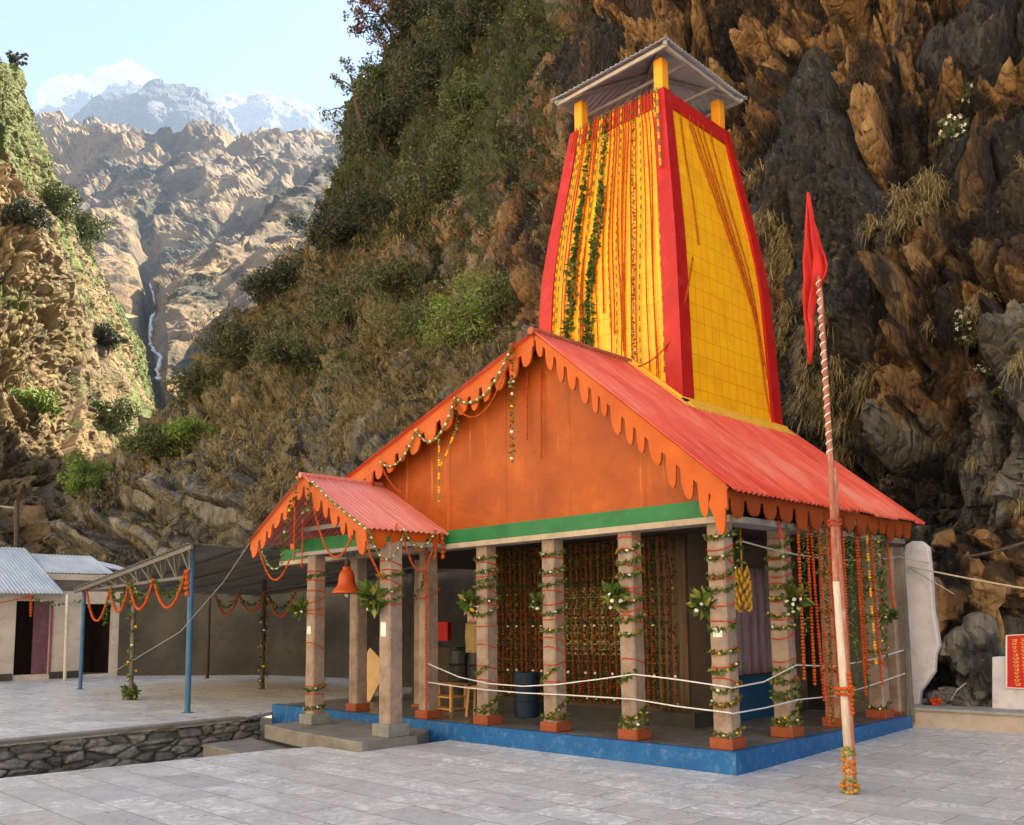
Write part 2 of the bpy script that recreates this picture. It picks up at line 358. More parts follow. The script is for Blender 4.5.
def attr(nt, n): a = N(nt, 'ShaderNodeAttribute'); a.attribute_name = n; return a.outputs['Fac']
def rock_mat(name, stops, sc=(1, 1, .4), scale=.8, veg=((.022, .034, .009), (.06, .07, .02)), dry=((.11, .085, .036), (.25, .2, .09)), stain=(.012, .012, .013), stain_amt=.8, bscale=6, bd=.12, grey=None, cellamt=.0):
    m, nt, bs = newmat(name); v = coords(nt, sc); vi = coords(nt)
    a = noise(nt, scale, 9, .7, v, .15)
    if cellamt: a = mth(nt, 'ADD', mth(nt, 'MULTIPLY', a, 1-cellamt*.4), mth(nt, 'MULTIPLY', mth(nt, 'SUBTRACT', attr(nt, 'cell'), .3), cellamt))
    col = ramp(nt, a, stops)
    if not cellamt: col = mix(nt, mth(nt, 'MULTIPLY', attr(nt, 'cell'), .55), col, stops[-2][1])
    if grey:
        gc = ramp(nt, a, grey); tn = mth(nt, 'ADD', attr(nt, 'tone'), mth(nt, 'MULTIPLY', mth(nt, 'SUBTRACT', noise(nt, scale*.8, 6, .7, vi, .4), .5), 1.6)); col = mix(nt, ramp(nt, tn, [(.45, (0, 0, 0)), (.65, (1, 1, 1))]), col, gc)
    b = noise(nt, scale*.45, 7, .6, coords(nt, (1.3, 1.3, .22)), .2); col = mix(nt, ramp(nt, b, [(.54, (0, 0, 0)), (.61, (stain_amt,)*3)]), col, stain)
    if grey:
        st = ramp(nt, noise(nt, 3.5, 8, .7, coords(nt, (1, 1, .12)), .4), [(.35, (.01, .011, .013)), (.55, (.034, .035, .038)), (.7, (.09, .085, .078))]); col = mix(nt, mth(nt, 'MULTIPLY', attr(nt, 'slab'), .93), col, st)
    g = noise(nt, scale*6, 8, .75, v, .3); col = mix(nt, ramp(nt, g, [(.36, (.85, .85, .85)), (.48, (0, 0, 0))]), col, tuple(c*.35 for c in stops[1][1]))
    g = noise(nt, scale*9, 6, .8, vi, .3); col = mix(nt, ramp(nt, g, [(.58, (0, 0, 0)), (.72, (.5, .5, .5))]), col, tuple(min(.6, c*1.25) for c in stops[-1][1]))
    dcol = ramp(nt, noise(nt, scale*3, 6, .7, vi), [(.3, dry[0]), (.7, dry[1])])
    dm = mth(nt, 'ADD', attr(nt, 'dry'), mth(nt, 'MULTIPLY', mth(nt, 'SUBTRACT', noise(nt, scale*2.5, 7, .75, vi, .5), .5), 2.4)); dm = ramp(nt, dm, [(.45, (0, 0, 0)), (.6, (.92, .92, .92))])
    col = mix(nt, dm, col, dcol)
    vcol = ramp(nt, noise(nt, scale*4, 6, .7, vi), [(.3, veg[0]), (.7, veg[1])])
    vm = mth(nt, 'ADD', attr(nt, 'veg'), mth(nt, 'MULTIPLY', mth(nt, 'SUBTRACT', noise(nt, scale*1.7, 8, .75, vi, .6), .5), 2.4)); vm = ramp(nt, vm, [(.45, (0, 0, 0)), (.6, (.92, .92, .92))])
    col = mix(nt, vm, col, vcol)
    nt.links.new(col, bs.inputs['Base Color']); bs.inputs['Roughness'].default_value = .75; bs.inputs['Specular IOR Level'].default_value = .3
    vo = N(nt, 'ShaderNodeTexVoronoi', feature='DISTANCE_TO_EDGE'); vo.inputs['Scale'].default_value = bscale*.55
    vv = N(nt, 'ShaderNodeVectorMath', operation='ADD'); nz_c = N(nt, 'ShaderNodeTexNoise'); nz_c.inputs['Scale'].default_value = bscale*.4; nz_c.inputs['Detail'].default_value = 4; nt.links.new(v, nz_c.inputs['Vector']); wsc = N(nt, 'ShaderNodeVectorMath', operation='SCALE'); wsc.inputs['Scale'].default_value = .9/bscale; nt.links.new(nz_c.outputs['Color'], wsc.inputs[0]); nt.links.new(v, vv.inputs[0]); nt.links.new(wsc.outputs[0], vv.inputs[1]); nt.links.new(vv.outputs[0], vo.inputs['Vector'])
    ck = mth(nt, 'MINIMUM', mth(nt, 'MULTIPLY', vo.outputs[0], 6.0), 1.0)
    h = mth(nt, 'ADD', mth(nt, 'ADD', noise(nt, bscale, 9, .75, v, 0), mth(nt, 'MULTIPLY', noise(nt, bscale*.3, 6, .6, v, 0), 1.5)), mth(nt, 'MULTIPLY', ck, .45)); bump(nt, bs, h, .85, bd); return m
CLIFF = rock_mat('cliff_rock', [(.34, (.008, .007, .006)), (.43, (.03, .019, .012)), (.52, (.095, .052, .023)), (.63, (.27, .145, .055)), (.8, (.46, .3, .14))], bd=.16, cellamt=.5,
    grey=[(.3, (.012, .012, .012)), (.42, (.045, .043, .04)), (.53, (.11, .103, .09)), (.66, (.2, .185, .155)), (.8, (.3, .27, .22))])
LEFTM = rock_mat('mountain_rock', [(.3, (.035, .028, .02)), (.43, (.11, .078, .045)), (.56, (.25, .17, .085)), (.72, (.36, .26, .14))], (1, 1, .7), .14, veg=((.05, .075, .02), (.14, .17, .04)), dry=((.15, .115, .045), (.28, .21, .09)), stain_amt=.45, bscale=1.2, bd=.6)
HILLM = rock_mat('hill_rock', [(.3, (.04, .033, .028)), (.42, (.12, .08, .045)), (.55, (.28, .18, .085)), (.72, (.4, .28, .15))], (1, 1, .7), .012, veg=((.015, .025, .014), (.045, .05, .025)), dry=((.22, .145, .07), (.36, .25, .13)), stain=(.08, .08, .08), stain_amt=.4, bscale=.09, bd=7)
def snow_mat():
    m, nt, bs = newmat('snow_peak_rock'); v = coords(nt)
    col = ramp(nt, noise(nt, .012, 8, .65, v), [(.3, (.012, .018, .03)), (.7, (.045, .05, .062))])
    s = mth(nt, 'ADD', attr(nt, 'snow'), mth(nt, 'MULTIPLY', mth(nt, 'SUBTRACT', noise(nt, .01, 9, .75, v, .4), .5), 2.2)); s = ramp(nt, s, [(.47, (0, 0, 0)), (.55, (1, 1, 1))])
    col = mix(nt, s, col, (.8, .82, .86)); nt.links.new(col, bs.inputs['Base Color']); bs.inputs['Roughness'].default_value = .8
    bump(nt, bs, noise(nt, .03, 8, .7, v), .7, 14); return m
SNOWM = snow_mat()
def foliage(name, a, b, t=.25):
    m, nt, bs = newmat(name); g = N(nt, 'ShaderNodeNewGeometry')
    col = ramp(nt, g.outputs['Random Per Island'], [(0, a), (1, b)]); nt.links.new(col, bs.inputs['Base Color']); bs.inputs['Roughness'].default_value = .65
    try: bs.inputs['Subsurface Weight'].default_value = 0
    except Exception: pass
    return m
FOL = foliage('shrub_leaf', (.04, .06, .013), (.12, .15, .035))
FOLB = foliage('bright_leaf', (.09, .16, .02), (.2, .27, .045))
FOLD = foliage('dark_leaf', (.014, .02, .007), (.045, .055, .016))
FOLO = foliage('olive_leaf', (.035, .045, .012), (.11, .12, .034))
FOLR = foliage('russet_leaf', (.08, .035, .03), (.18, .09, .06))
DRYG = foliage('dry_grass', (.12, .09, .036), (.4, .32, .15))
TWIG = foliage('twig', (.05, .04, .03), (.14, .1, .07))

# ------------------------------------------------------------------ terrain sheets
def catmull(A, n):
    """A: (k, m, 3) control -> (n, m, 3) along the first axis"""
    k = len(A); t = np.linspace(0, k-1, n); i = np.minimum(t.astype(int), k-2); f = (t-i)[:, None, None]
    P = lambda j: A[np.clip(j, 0, k-1)]
    p0, p1, p2, p3 = P(i-1), P(i), P(i+1), P(i+2)
    return .5*((2*p1)+(-p0+p2)*f+(2*p0-5*p1+4*p2-p3)*f*f+(-p0+3*p1-3*p2+p3)*f**3)
def sheet(rows, nv, nu):
    A = np.array(rows, float); A = catmull(A, nv); A = catmull(A.transpose(1, 0, 2), nu).transpose(1, 0, 2); return A
def normals(A):
    du = np.gradient(A, axis=1); dv = np.gradient(A, axis=0); n = np.cross(du, dv); n /= np.linalg.norm(n, axis=2, keepdims=True)+1e-9
    return n
def gridq(nv, nu):
    i = np.arange(nv-1)[:, None]*nu+np.arange(nu-1)[None]; i = i.ravel()
    return np.stack([i, i+1, i+nu+1, i+nu], 1)
BV = {}
def terrain(name, A, disp, mat, veg, dry, cell=None, towards=CP, kind='structure', smooth=False, extra=None, label=None):
    nv, nu = A.shape[:2]; nrm = normals(A); s = np.sign(((towards-A)*nrm).sum(2)).mean()
    nrm = nrm*(1 if s > 0 else -1)
    V = (A+nrm*disp[..., None]).reshape(-1, 3); Q = gridq(nv, nu)
    at_ = {'veg': veg, 'dry': dry, 'cell': cell if cell is not None else np.zeros(nv*nu)}
    if extra: at_.update(extra)
    o = npmesh(name, V, Q, mat, smooth=smooth, attrs=at_)
    if kind: o['kind'] = kind
    if label: o['label'] = label
    BV[name] = BVHTree.FromPolygons(V.tolist(), Q.tolist()); BV[name+'_n'] = nrm
    return o, V
def hit(name, px, py):
    v = Vector(ray(px, py)).normalized(); r = BV[name].ray_cast(Vector(CP), v, 20000)
    return (r[0], r[1] if r[1].dot(v) < 0 else -r[1], r[3]) if r[0] is not None else None

# ground sheet to the horizon
g = MB(); g.add([(-9000, -9000, -2.2), (9000, -9000, -2.2), (9000, 9000, -2.2), (-9000, 9000, -2.2)], [(0, 1, 2, 3)])
GR = painted('valley_ground', (.16, .14, .1), (.3, .26, .2), .2, .95, None, 0, .4, fine=3)
tag(g.build('ground', GR), kind='structure')

W = lambda x, y, z: (x, y, z)
a_ = lambda *t: tuple(at(*t))
rows = [
 [a_(520,-340,86), a_(500,-330,80), a_(545,-380,64), a_(620,-470,50), a_(700,-600,40), a_(800,-800,34), a_(920,-900,30), a_(1100,-1000,28), W(12,17,46), W(40,12,42)],
 [a_(445,-80,76), a_(425,-75,70), a_(460,-80,60), a_(520,-80,46), a_(620,-100,36), a_(740,-120,31), a_(880,-120,26), a_(1100,-150,22), W(11,13,25), W(38,8,25)],
 [a_(385,66,73), a_(362,62,66), a_(405,60,57), a_(480,60,44), a_(600,60,33), a_(740,60,28), a_(880,60,22.5), a_(1080,60,19), W(10,11,14), W(36,6,14)],
 [a_(350,192,73), a_(325,190,66), a_(370,190,54), a_(470,190,41), a_(600,190,29), a_(740,190,24.5), a_(880,190,19.5), a_(1070,190,16.5), W(9,9.6,9), W(35,5,9)],
 [a_(275,297,73), a_(248,295,66), a_(330,300,50), a_(450,300,36), a_(580,300,26), a_(740,300,22.5), a_(880,300,18.4), a_(1060,300,15.6), W(8.6,8.8,6), W(34,4,6)],
 [a_(212,396,70), a_(186,392,62), a_(300,390,45), a_(430,390,32), a_(570,390,24.5), a_(740,400,20.8), a_(880,400,17.6), a_(1050,400,15), W(8.3,8.2,4), W(34,3,4)],
 [a_(150,475,70), a_(100,468,54), a_(240,470,40), a_(400,470,29), a_(560,480,22.5), a_(740,500,19.6), a_(880,500,17), a_(1050,500,15), W(8.2,7.9,2), W(34,3,2)],
 [a_(100,550,60), a_(50,545,46), a_(200,552,38), a_(380,570,28), a_(550,600,22), a_(740,600,19), a_(880,600,16.6), a_(1040,600,15.2), W(8.1,7.7,.8), W(34,3,1)],
 [a_(100,640,70), a_(40,650,43), a_(190,660,37), a_(370,690,27), a_(540,740,22), a_(740,750,19), a_(880,750,16), a_(1030,745,14.9), W(8,7.6,-3), W(34,3,-3)],
]
NV, NU = 640, 900
A = sheet(rows, NV, NU); P = A.reshape(-1, 3)
vp = np.repeat(np.linspace(0, 8, NV), NU); up = np.tile(np.linspace(0, 9, NU), NV)
wr = np.stack([fbm(P*.25, 3, 5), fbm(P*.25, 3, 6), fbm(P*.25, 3, 7)], 1)
wr2 = np.stack([fbm(P*1.1, 3, 15), fbm(P*1.1, 3, 16), fbm(P*1.1, 3, 17)], 1)
right = np.clip((up-3.2)/1.2, 0, 1)            # the bare rock face; to the left the slope is softer
def sst(e, w): t_ = np.clip(e/w, 0, 1); return t_*t_*(3-2*t_)
Pw = P+wr*.8+wr2*.14
f1, e1, c1 = facet(Pw*np.array([.42, .42, .11]), 21, 1.3); f2, e2, c2 = facet(Pw*np.array([1.2, 1.2, .42]), 31, 1.5); f3, e3, c3 = facet(Pw*np.array([3.1, 3.1, 1.7]), 41, 1.6)
lin = lambda e, w: np.clip(e/w, 0, 1)
f1, f2, f3 = f1*lin(e1, .2), f2*lin(e2, .15), f3*lin(e3, .18)
slab = sst(c1-.7, .05)                        # big smooth dark slabs between broken rock
crack = -np.exp(-e2*11)*.42*(1-.6*slab)-np.exp(-e3*11)*.15*(1-.8*slab)-np.exp(-e1*14)*.9
vst = ridged(np.stack([(P[:, 0]+.6*P[:, 1])*1.1, (P[:, 1]-.4*P[:, 0])*1.1, P[:, 2]*.1], 1)+wr*.6, 5, 67)
dsp = f1*1.0+(vst-.5)*.75+f2*.9*(1-.7*slab)+f3*.36*(1-.75*slab)+facet(P*7, 47, 1.6)[0]*.07+crack+fbm(P*3.1, 4, 3)*.05+fbm(P*.12, 3, 9)*1.2
slope = np.clip((vp-5.2)/1.2, 0, 1)*(1-right)  # strata slab low on the left
Ps = Pw@np.array([[.22, .1, .3], [-.1, .25, .35], [.35, .2, 1.25]])
s1, se, sc1 = facet(Ps, 55, 1.1)
soft = f1*1.1+f2*.5+f3*.18+ridged(P*.3, 4, 8)*.9+crack*.55+fbm(P*2.2, 4, 3)*.08
soft = soft*(1-slope)+slope*(s1*sst(se, .2)*.9-np.exp(-se*10)*.25+f3*.04+fbm(P*2.5, 4, 12)*.06)
scale = 1+np.clip((3-up)/2, 0, 1)*.5
dsp = (dsp*right+(soft-1.5*np.clip((2.8-up)/1.5, 0, 1)*np.clip((6-vp)/2, 0, 1))*(1-right)*scale)*np.clip((8-vp)/1.2+.35, .35, 1)
nz = fbm(P*.22, 4, 61); nz2 = fbm(P*.5, 4, 63)
veg = (1-right)*np.clip(1.15-np.abs(vp-2.2)/3.4, -.2, 1)*.8+nz*.4+.04
veg = np.where(slope > .3, .0+nz*.5, veg)-right*.4
dry = (1-right)*np.clip((vp-3.0)/1.4, 0, .75)+nz2*.3-.1+right*np.clip((vp-2.2)/3, 0, .36)*np.clip((up-4.6)/1.2, 0, 1)-slope*.25
tone = np.clip((1-right)*(.62+.6*slope)+right*(np.clip((vp-4)/2, 0, .75)+np.clip((up-6.4)/.6, 0, 1)*.55)+nz*.25, 0, 1)
cliff, CV = terrain('cliff', A, dsp.reshape(NV, NU), CLIFF, veg, dry, np.where(right > .5, .55*c2+.45*c3, .45*c2+.55*np.where(slope > .3, sc1, c1)), extra={'tone': tone, 'slab': np.maximum(slab*right, np.clip((up-6.75)*5, 0, 1)*np.clip((2.4-vp)*3, 0, 1)*.9)})
CLV = (CV, vp, up, veg, dry)

# left mountain slope
def pr_(t): return [a_(*q) for q in t]
rows = [
 pr_([(-420,-60,90), (-200,-20,74), (-60,26,72), (-20,40,74), (0,48,77), (8,56,82), (22,64,96)]),
 pr_([(-420,60,84), (-200,70,70), (-60,80,68), (0,85,70), (14,90,74), (24,98,82), (36,112,96)]),
 pr_([(-420,150,78), (-200,150,66), (-60,160,65), (10,160,68), (30,158,74), (48,164,84), (58,180,98)]),
 pr_([(-420,235,72), (-200,235,62), (-50,235,62), (30,235,66), (62,235,76), (88,240,90), (100,256,104)]),
 pr_([(-420,300,66), (-200,300,58), (-50,300,59), (40,300,65), (86,300,76), (118,304,92), (130,320,106)]),
 pr_([(-420,370,60), (-200,370,53), (-50,370,54), (40,375,60), (100,380,72), (140,385,92), (156,400,106)]),
 pr_([(-420,440,54), (-200,440,48), (-50,440,49), (30,450,54), (100,448,64), (160,440,82), (185,445,96)]),
 pr_([(-420,520,50), (-200,520,46), (-40,520,46), (20,518,49), (70,512,56), (130,500,68), (220,480,105)]),
 pr_([(-420,640,48), (-200,640,45), (-40,640,45), (20,640,47), (70,640,52), (130,620,62), (220,600,95)]),
]
nv, nu = 520, 560
A = sheet(rows, nv, nu); P = A.reshape(-1, 3); v2 = np.repeat(np.linspace(0, 8, nv), nu); u2 = np.tile(np.linspace(0, 6, nu), nv)
Pw = P+np.stack([fbm(P*.1, 3, 5), fbm(P*.1, 3, 6), fbm(P*.1, 3, 7)], 1)*4
f1, e1, c1 = facet(Pw*np.array([.11, .11, .08]), 121); f2, e2, c2 = facet(Pw*np.array([.35, .35, .3]), 131, 1.4); f3, e3, c3 = facet(Pw*np.array([1., 1., .9]), 141, 1.5)
f1, f2, f3 = f1*lin(e1, .3), f2*lin(e2, .3), f3*lin(e3, .3)
f4, e4, c4_ = facet(P*2.2, 151, 1.6)
d = f1*2.2+f2*1.1+f3*.5+f4*.22-np.exp(-e1*12)*.8-np.exp(-e2*12)*.5-np.exp(-e3*12)*.2+ridged(P*.07, 4, 18)*2.2+fbm(P*.9, 4, 2)*.3-1.9
d = d*np.where(u2 > 3.9, .55, 1)
vg = fbm(P*.07, 4, 71)*.7+.34+.35*np.clip((u2-3.4)/2, 0, 1)+.25*(v2 < 1.6)
dr = .35+fbm(P*.09, 4, 75)*.5
mtn, MV = terrain('mountainside', A, d.reshape(nv, nu), LEFTM, vg, dr, c2)

# valley hills farther up
xs = [-260, -60, 60, 110, 150, 190, 240, 300, 360, 520]
def hrow(pys, ds): return [a_(x, y, dd) for x, y, dd in zip(xs, pys, ds)]
rows = [
 hrow([168,148,152,150,154,158,160,162,164,170], [1250]*10),
 hrow([150,136,138,138,142,148,150,152,154,165], [980,980,960,930,930,930,930,930,940,960]),
 hrow([170,165,165,165,166,168,170,172,175,180], [800,800,760,740,730,730,730,740,760,800]),
 hrow([220,220,220,220,222,222,215,205,200,200], [640,620,590,580,575,570,550,520,500,480]),
 hrow([270,270,270,270,272,270,260,245,235,230], [500,480,460,450,455,440,400,360,330,300]),
 hrow([320,320,320,322,325,318,305,290,280,270], [380,360,340,335,345,325,290,255,230,210]),
 hrow([380,380,382,385,392,382,365,345,330,320], [270,250,240,235,240,225,200,180,165,150]),
 hrow([470,470,470,470,470,470,460,450,440,430], [190,180,175,170,170,165,150,140,130,120]),
]
nv, nu = 420, 520
A = sheet(rows, nv, nu); P = A.reshape(-1, 3); v2 = np.repeat(np.linspace(0, 7, nv), nu); u2 = np.tile(np.linspace(0, 9, nu), nv)
sc_ = np.linalg.norm(P-CP, axis=1)/600
Pw = P+np.stack([fbm(P*.008, 3, 5), fbm(P*.008, 3, 6), fbm(P*.008, 3, 7)], 1)*45
d = (ridged(Pw*.0075, 6, 28)*34+fbm(Pw*.02, 5, 33)*12+ridged(Pw*.035, 5, 36)*8+fbm(Pw*.12, 3, 39)*2.5-18)*np.clip(sc_, .25, 1.4)
rav = np.exp(-((u2-4.02-.1*np.sin(v2*3))/.28)**2)*np.clip(v2-3.2, 0, 1)
d -= rav*34*np.clip(sc_, .4, 1)
vg = fbm(P*.01, 5, 81)*.7+.2+.3*np.exp(-((v2-2.6)/.8)**2)*np.exp(-((u2-3.8)/1.)**2)
dr = .38+fbm(P*.012, 4, 85)*.7-rav*1.2
hills, HV = terrain('hills', A, d.reshape(nv, nu), HILLM, vg, dr, np.zeros(nv*nu))

# the nearer slope that comes down to the stream from the right
top = [(380,140,430), (345,158,415), (318,172,400), (285,192,380), (250,214,350), (218,240,322), (188,266,300), (166,292,285)]
bot = [(360,420,190), (330,420,188), (300,420,186), (270,415,184), (240,412,182), (212,408,180), (186,404,178), (166,398,176)]
f_ = lambda t: [a_(x0*(1-t)+x1*t, y0*(1-t)+y1*t, d0*(1-t)+d1*t) for (x0, y0, d0), (x1, y1, d1) in zip(top, bot)]
rows = [[a_(x+10, y+14, d_+70) for x, y, d_ in top], f_(0), f_(.3), f_(.62), f_(1)]
nv, nu = 260, 260
A = sheet(rows, nv, nu); P = A.reshape(-1, 3); Pw = P+np.stack([fbm(P*.02, 3, 5), fbm(P*.02, 3, 6), fbm(P*.02, 3, 7)], 1)*16
d = ridged(Pw*.02, 6, 58)*11+ridged(Pw*.07, 4, 59)*3-9
terrain('valley_slope', A, d.reshape(nv, nu), HILLM, fbm(P*.02, 5, 81)*.7+.3, .3+fbm(P*.02, 4, 85)*.7, np.zeros(nv*nu))

# unseen side of the gorge behind the viewer, added to bounce sun onto the temple
rows = []
for z, off in ((-4, 0), (8, 8), (30, 20), (58, 38), (90, 66), (120, 110), (100, 170)):
    rows.append([(-190, 0-off*.6, z), (-130, -24-off, z), (-70, -38-off, z), (0, -42-off, z), (70, -40-off, z), (140, -25-off, z)])
nv, nu = 150, 240
A = sheet(rows, nv, nu); P = A.reshape(-1, 3)
d = ridged(P*.03, 5, 48)*6+facet(P*.12, 171)[0]*2
terrain('bounce_mountainside', A, d.reshape(nv, nu), painted('pale_bounce_slope', (.42, .36, .27), (.6, .52, .4), .05, .9), fbm(P*.05, 4, 71)*.4, .4+fbm(P*.05, 4, 75)*.5, np.zeros(nv*nu), extra=None)  # kept pale so that it returns more sunlight

# snow mountains
def peak(name, ridge, dist, base_y, mat_, snow0, snow1, amp, seed, back=500, n=360, m=160):
    xs_ = [q[0] for q in ridge]
    r0 = [tuple(at(x, y+40, dist+back)) for x, y in ridge]; r1 = [tuple(at(x, y, dist)) for x, y in ridge]
    r2 = [tuple(at(x, y+(base_y-y)*.35, dist*.9)) for x, y in ridge]; r3 = [tuple(at(x, y+(base_y-y)*.7, dist*.8)) for x, y in ridge]; r4 = [tuple(at(x, base_y, dist*.7)) for x, y in ridge]
    A = sheet([r0, r1, r2, r3, r4], m, n); P = A.reshape(-1, 3)
    k = dist/2500
    d = (ridged(P*.0042/k, 7, seed)*70+fbm(P*.015/k, 5, seed+3)*26+facet(P*.02/k, seed+5)[0]*16)*amp*k
    z = P[:, 2]; sn = np.clip((z-snow0)/(snow1-snow0), -.3, 1.2)*.9
    o, V = terrain(name, A, (d-45*k*amp).reshape(m, n), mat_, np.zeros(m*n), np.zeros(m*n), None, extra={'snow': sn})
    return o
zz = lambda py, d: at(200, py, d)[2]
peak('snow_mountains', [(-120,120), (20,110), (42,88), (62,74), (80,78), (100,68), (126,60), (146,76), (170,100), (195,112), (222,104), (250,100), (268,98), (285,108), (310,112), (330,118), (380,120), (520,110)], 3200, 200, SNOWM, zz(135, 3200), zz(95, 3200), .8, 301)
peak('blue_mountain', [(-120,190), (40,135), (70,122), (88,108), (104,96), (128,90), (150,80), (170,84), (186,88), (205,96), (222,110), (240,126), (262,150), (330,190)], 2100, 230, SNOWM, zz(60, 2100), zz(-60, 2100), .62, 401)

# ------------------------------------------------------------------ courtyard floors
def plate(name, poly, z, th, m, kind='structure', zf=None):
    b = MB(); b.prism([(x, y, (zf(x, y) if zf else z)) for x, y in poly], (0, 0, -th)); o = b.build(name, m); o['kind'] = kind; return o
EDGE = [(-6.6, -30), (-6.3, -8), (-6.17, -5.5), (-5.95, -3.5), (-5.83, -2.2), (-5.6, -1.62), (-4.7, -1.62), (-4.7, .3)]
zf = lambda x, y: -.24
b = MB(); b.prism([(x, y, -.24) for x, y in EDGE]+[(24, .3, -.24), (24, -30, -.24)], (0, 0, -.16)); tag(b.build('courtyard_floor', MARB), kind='structure')
b = MB(); b.prism([(-4.7, .3, -.24), (-4.7, 9, -.1), (24, 9, -.1), (24, .3, -.24)], (0, 0, -.16)); tag(b.build('courtyard_pavement', MARB), kind='structure')
TER = [(-40, -30), (-8.85, -30), (-8.9, -4.75), (-9.0, -2.9), (-9.2, -.8), (-9.7, .02), (-9.7, 12), (-40, 12)]
plate('terrace_floor', TER, -.14, .06, MARBT)
plate('channel_floor', [(-9.6, -30), (-5.5, -30), (-5.5, -.3), (-9.6, -.3)], -1.35, .2, painted('channel_gravel', (.1, .1, .09), (.22, .21, .19), 3, .95, None, 0, .6, fine=9))
# coping along the terrace edge
b = MB()
for (x0, y0), (x1, y1) in zip(TER[1:4], TER[2:5]): b.bar((x0-.1, y0, -.15), (x1-.1, y1, -.15), .26, .05)
tag(b.build('terrace_kerb', STEPM), kind='structure')
b = MB()
for (x0, y0), (x1, y1) in zip(EDGE[:-3], EDGE[1:-2]): b.bar((x0+.02, y0, -.62), (x1+.02, y1, -.62), .1, .74)
tag(b.build('courtyard_edge', CONCDK), kind='structure')

# dry stone retaining wall under the terrace
ny, nz_ = 900, 64
yy = np.linspace(-14, -.35, ny); zz_ = np.linspace(-1.35, -.175, nz_)
def edgex(y): return np.interp(y, [-30, -4.75, -2.9, -.8, .02], [-8.85, -8.9, -9.0, -9.2, -9.55])
Y, Z = np.meshgrid(yy, zz_); P = np.stack([np.zeros(Y.size), Y.ravel()*2.5, Z.ravel()*8.0], 1); P[:, 1] += fbm(P*.8, 2, 4)*.25
P[:, 0] = .5
fh, fe, fc = facet(P, 77, .55)
d = fh*.075+np.minimum(fe, .22)*.34+fbm(P*3, 4, 5)*.022
V = np.stack([edgex(Y.ravel())-.1+d, Y.ravel(), Z.ravel()], 1)
def stone_mat():
    m, nt, bs = newmat('dry_stone'); v = coords(nt)
    col = ramp(nt, attr(nt, 'cell'), [(0, (.15, .155, .15)), (.4, (.25, .25, .235)), (.8, (.34, .33, .3)), (.93, (.4, .39, .36)), (1, (.38, .25, .16))])
    f = noise(nt, 9, 8, .7, v, .3); col = mix(nt, ramp(nt, f, [(.42, (.7, .7, .7)), (.6, (0, 0, 0))]), col, (.075, .08, .075))
    g_ = noise(nt, 1.6, 6, .7, v, .3); col = mix(nt, ramp(nt, g_, [(.6, (0, 0, 0)), (.72, (.5, .5, .5))]), col, (.05, .08, .025))
    j = ramp(nt, attr(nt, 'gap'), [(.0, (1, 1, 1)), (.09, (0, 0, 0))]); col = mix(nt, j, col, (.03, .03, .026))
    nt.links.new(col, bs.inputs['Base Color']); bs.inputs['Roughness'].default_value = .85; bump(nt, bs, noise(nt, 30, 7, .7, v), .6, .02); return m
STONE = stone_mat()
sw = npmesh('stone_retaining_wall', V, gridq(nz_, ny), STONE, attrs={'cell': fc, 'gap': fe})
tag(sw, 'rough grey dry stone retaining wall under the edge of the marble terrace', 'stone wall')

# ------------------------------------------------------------------ temple
temple = thing('temple', 'orange hill temple with a tall yellow and red tower and red sheet roof', 'temple')
def part(mb, name, m, parent=temple, **k): return mb.build(name, m, parent, **k)
# plinth: blue kerb band and floor
PL = [(-9.65, 0), (0, 0), (0, 4.9), (-9.65, 5.4)]
b = MB(); b.prism([(x, y, -.02) for x, y in PL], (0, 0, -.4)); part(b, 'plinth', BLUE)
b = MB(); b.prism([(-9.6, .04, .0), (-.04, .04, .0), (-.04, 4.9, .0), (-9.6, 5.4, .0)], (0, 0, -.06)); part(b, 'plinth_floor', PORCHFL)
b = MB(); b.bar((-9.65, .045, -.008), (.0, .045, -.008), .09, .022); b.bar((-.045, .0905, -.008), (-.045, 4.9, -.008), .09, .022); part(b, 'plinth_edge', BLUE)
# columns
BC = .25
def col_shape(h, w=.232):
    b = MB(); c = .022; n = 26
    rings = []
    for i in range(n):
        z = h*i/(n-1); k = w/2*(1-.04*i/n)
        q = [(-k+c, -k), (k-c, -k), (k, -k+c), (k, k-c), (k-c, k), (-k+c, k), (-k, k-c), (-k, -k+c)]
        rings.append([(x+random.uniform(-.0022, .0022), y+random.uniform(-.0022, .0022), z) for x, y in q])
    V = [p for r in rings for p in r]; F = []
    for r in range(n-1):
        for i in range(8): F.append((r*8+i, r*8+(i+1) % 8, r*8+8+(i+1) % 8, r*8+8+i))
    F.append(tuple(range((n-1)*8, n*8))); F.append(tuple(reversed(range(8))))
    b.add(V, F); return b
def column(x, y, z0=0, h=2.56, base=.3, bh=.13, bm=REDBASE, w=.232, rot=0):
    o = col_shape(h-bh, w).build('column', COLM, temple); o.location = (x, y, z0+bh); o.rotation_euler[2] = rot
    b = MB(); b.box((-base/2, -base/2, -bh), (base/2, base/2, .0), 0, .012); q = b.build('column_base', bm, o)
    return o
S, T_ = 1.31, 1.3737
FX = [-.25-S*i for i in range(5)]
cols = {}
for i, x in enumerate(FX): cols['f%d' % i] = column(x, .25)
for j in (1, 2, 3): cols['s%d' % j] = column(-.25, .25+T_*j)
cols['r'] = column(-7.36, .27, 0, 2.56)
cols['k'] = column(-7.0, 1.35, 0, 2.56, .26, .06, REDBASE, .2)
cols['pl'] = column(-7.2, -.68, -.12, 2.68, .36, .16, GREYBASE)
cols['pr'] = column(-4.97, -.88, -.12, 2.72, .38, .18, GREYBASE, .25)
cols['b1'] = column(-.25, 4.95, 0, 2.5, .26, .06)
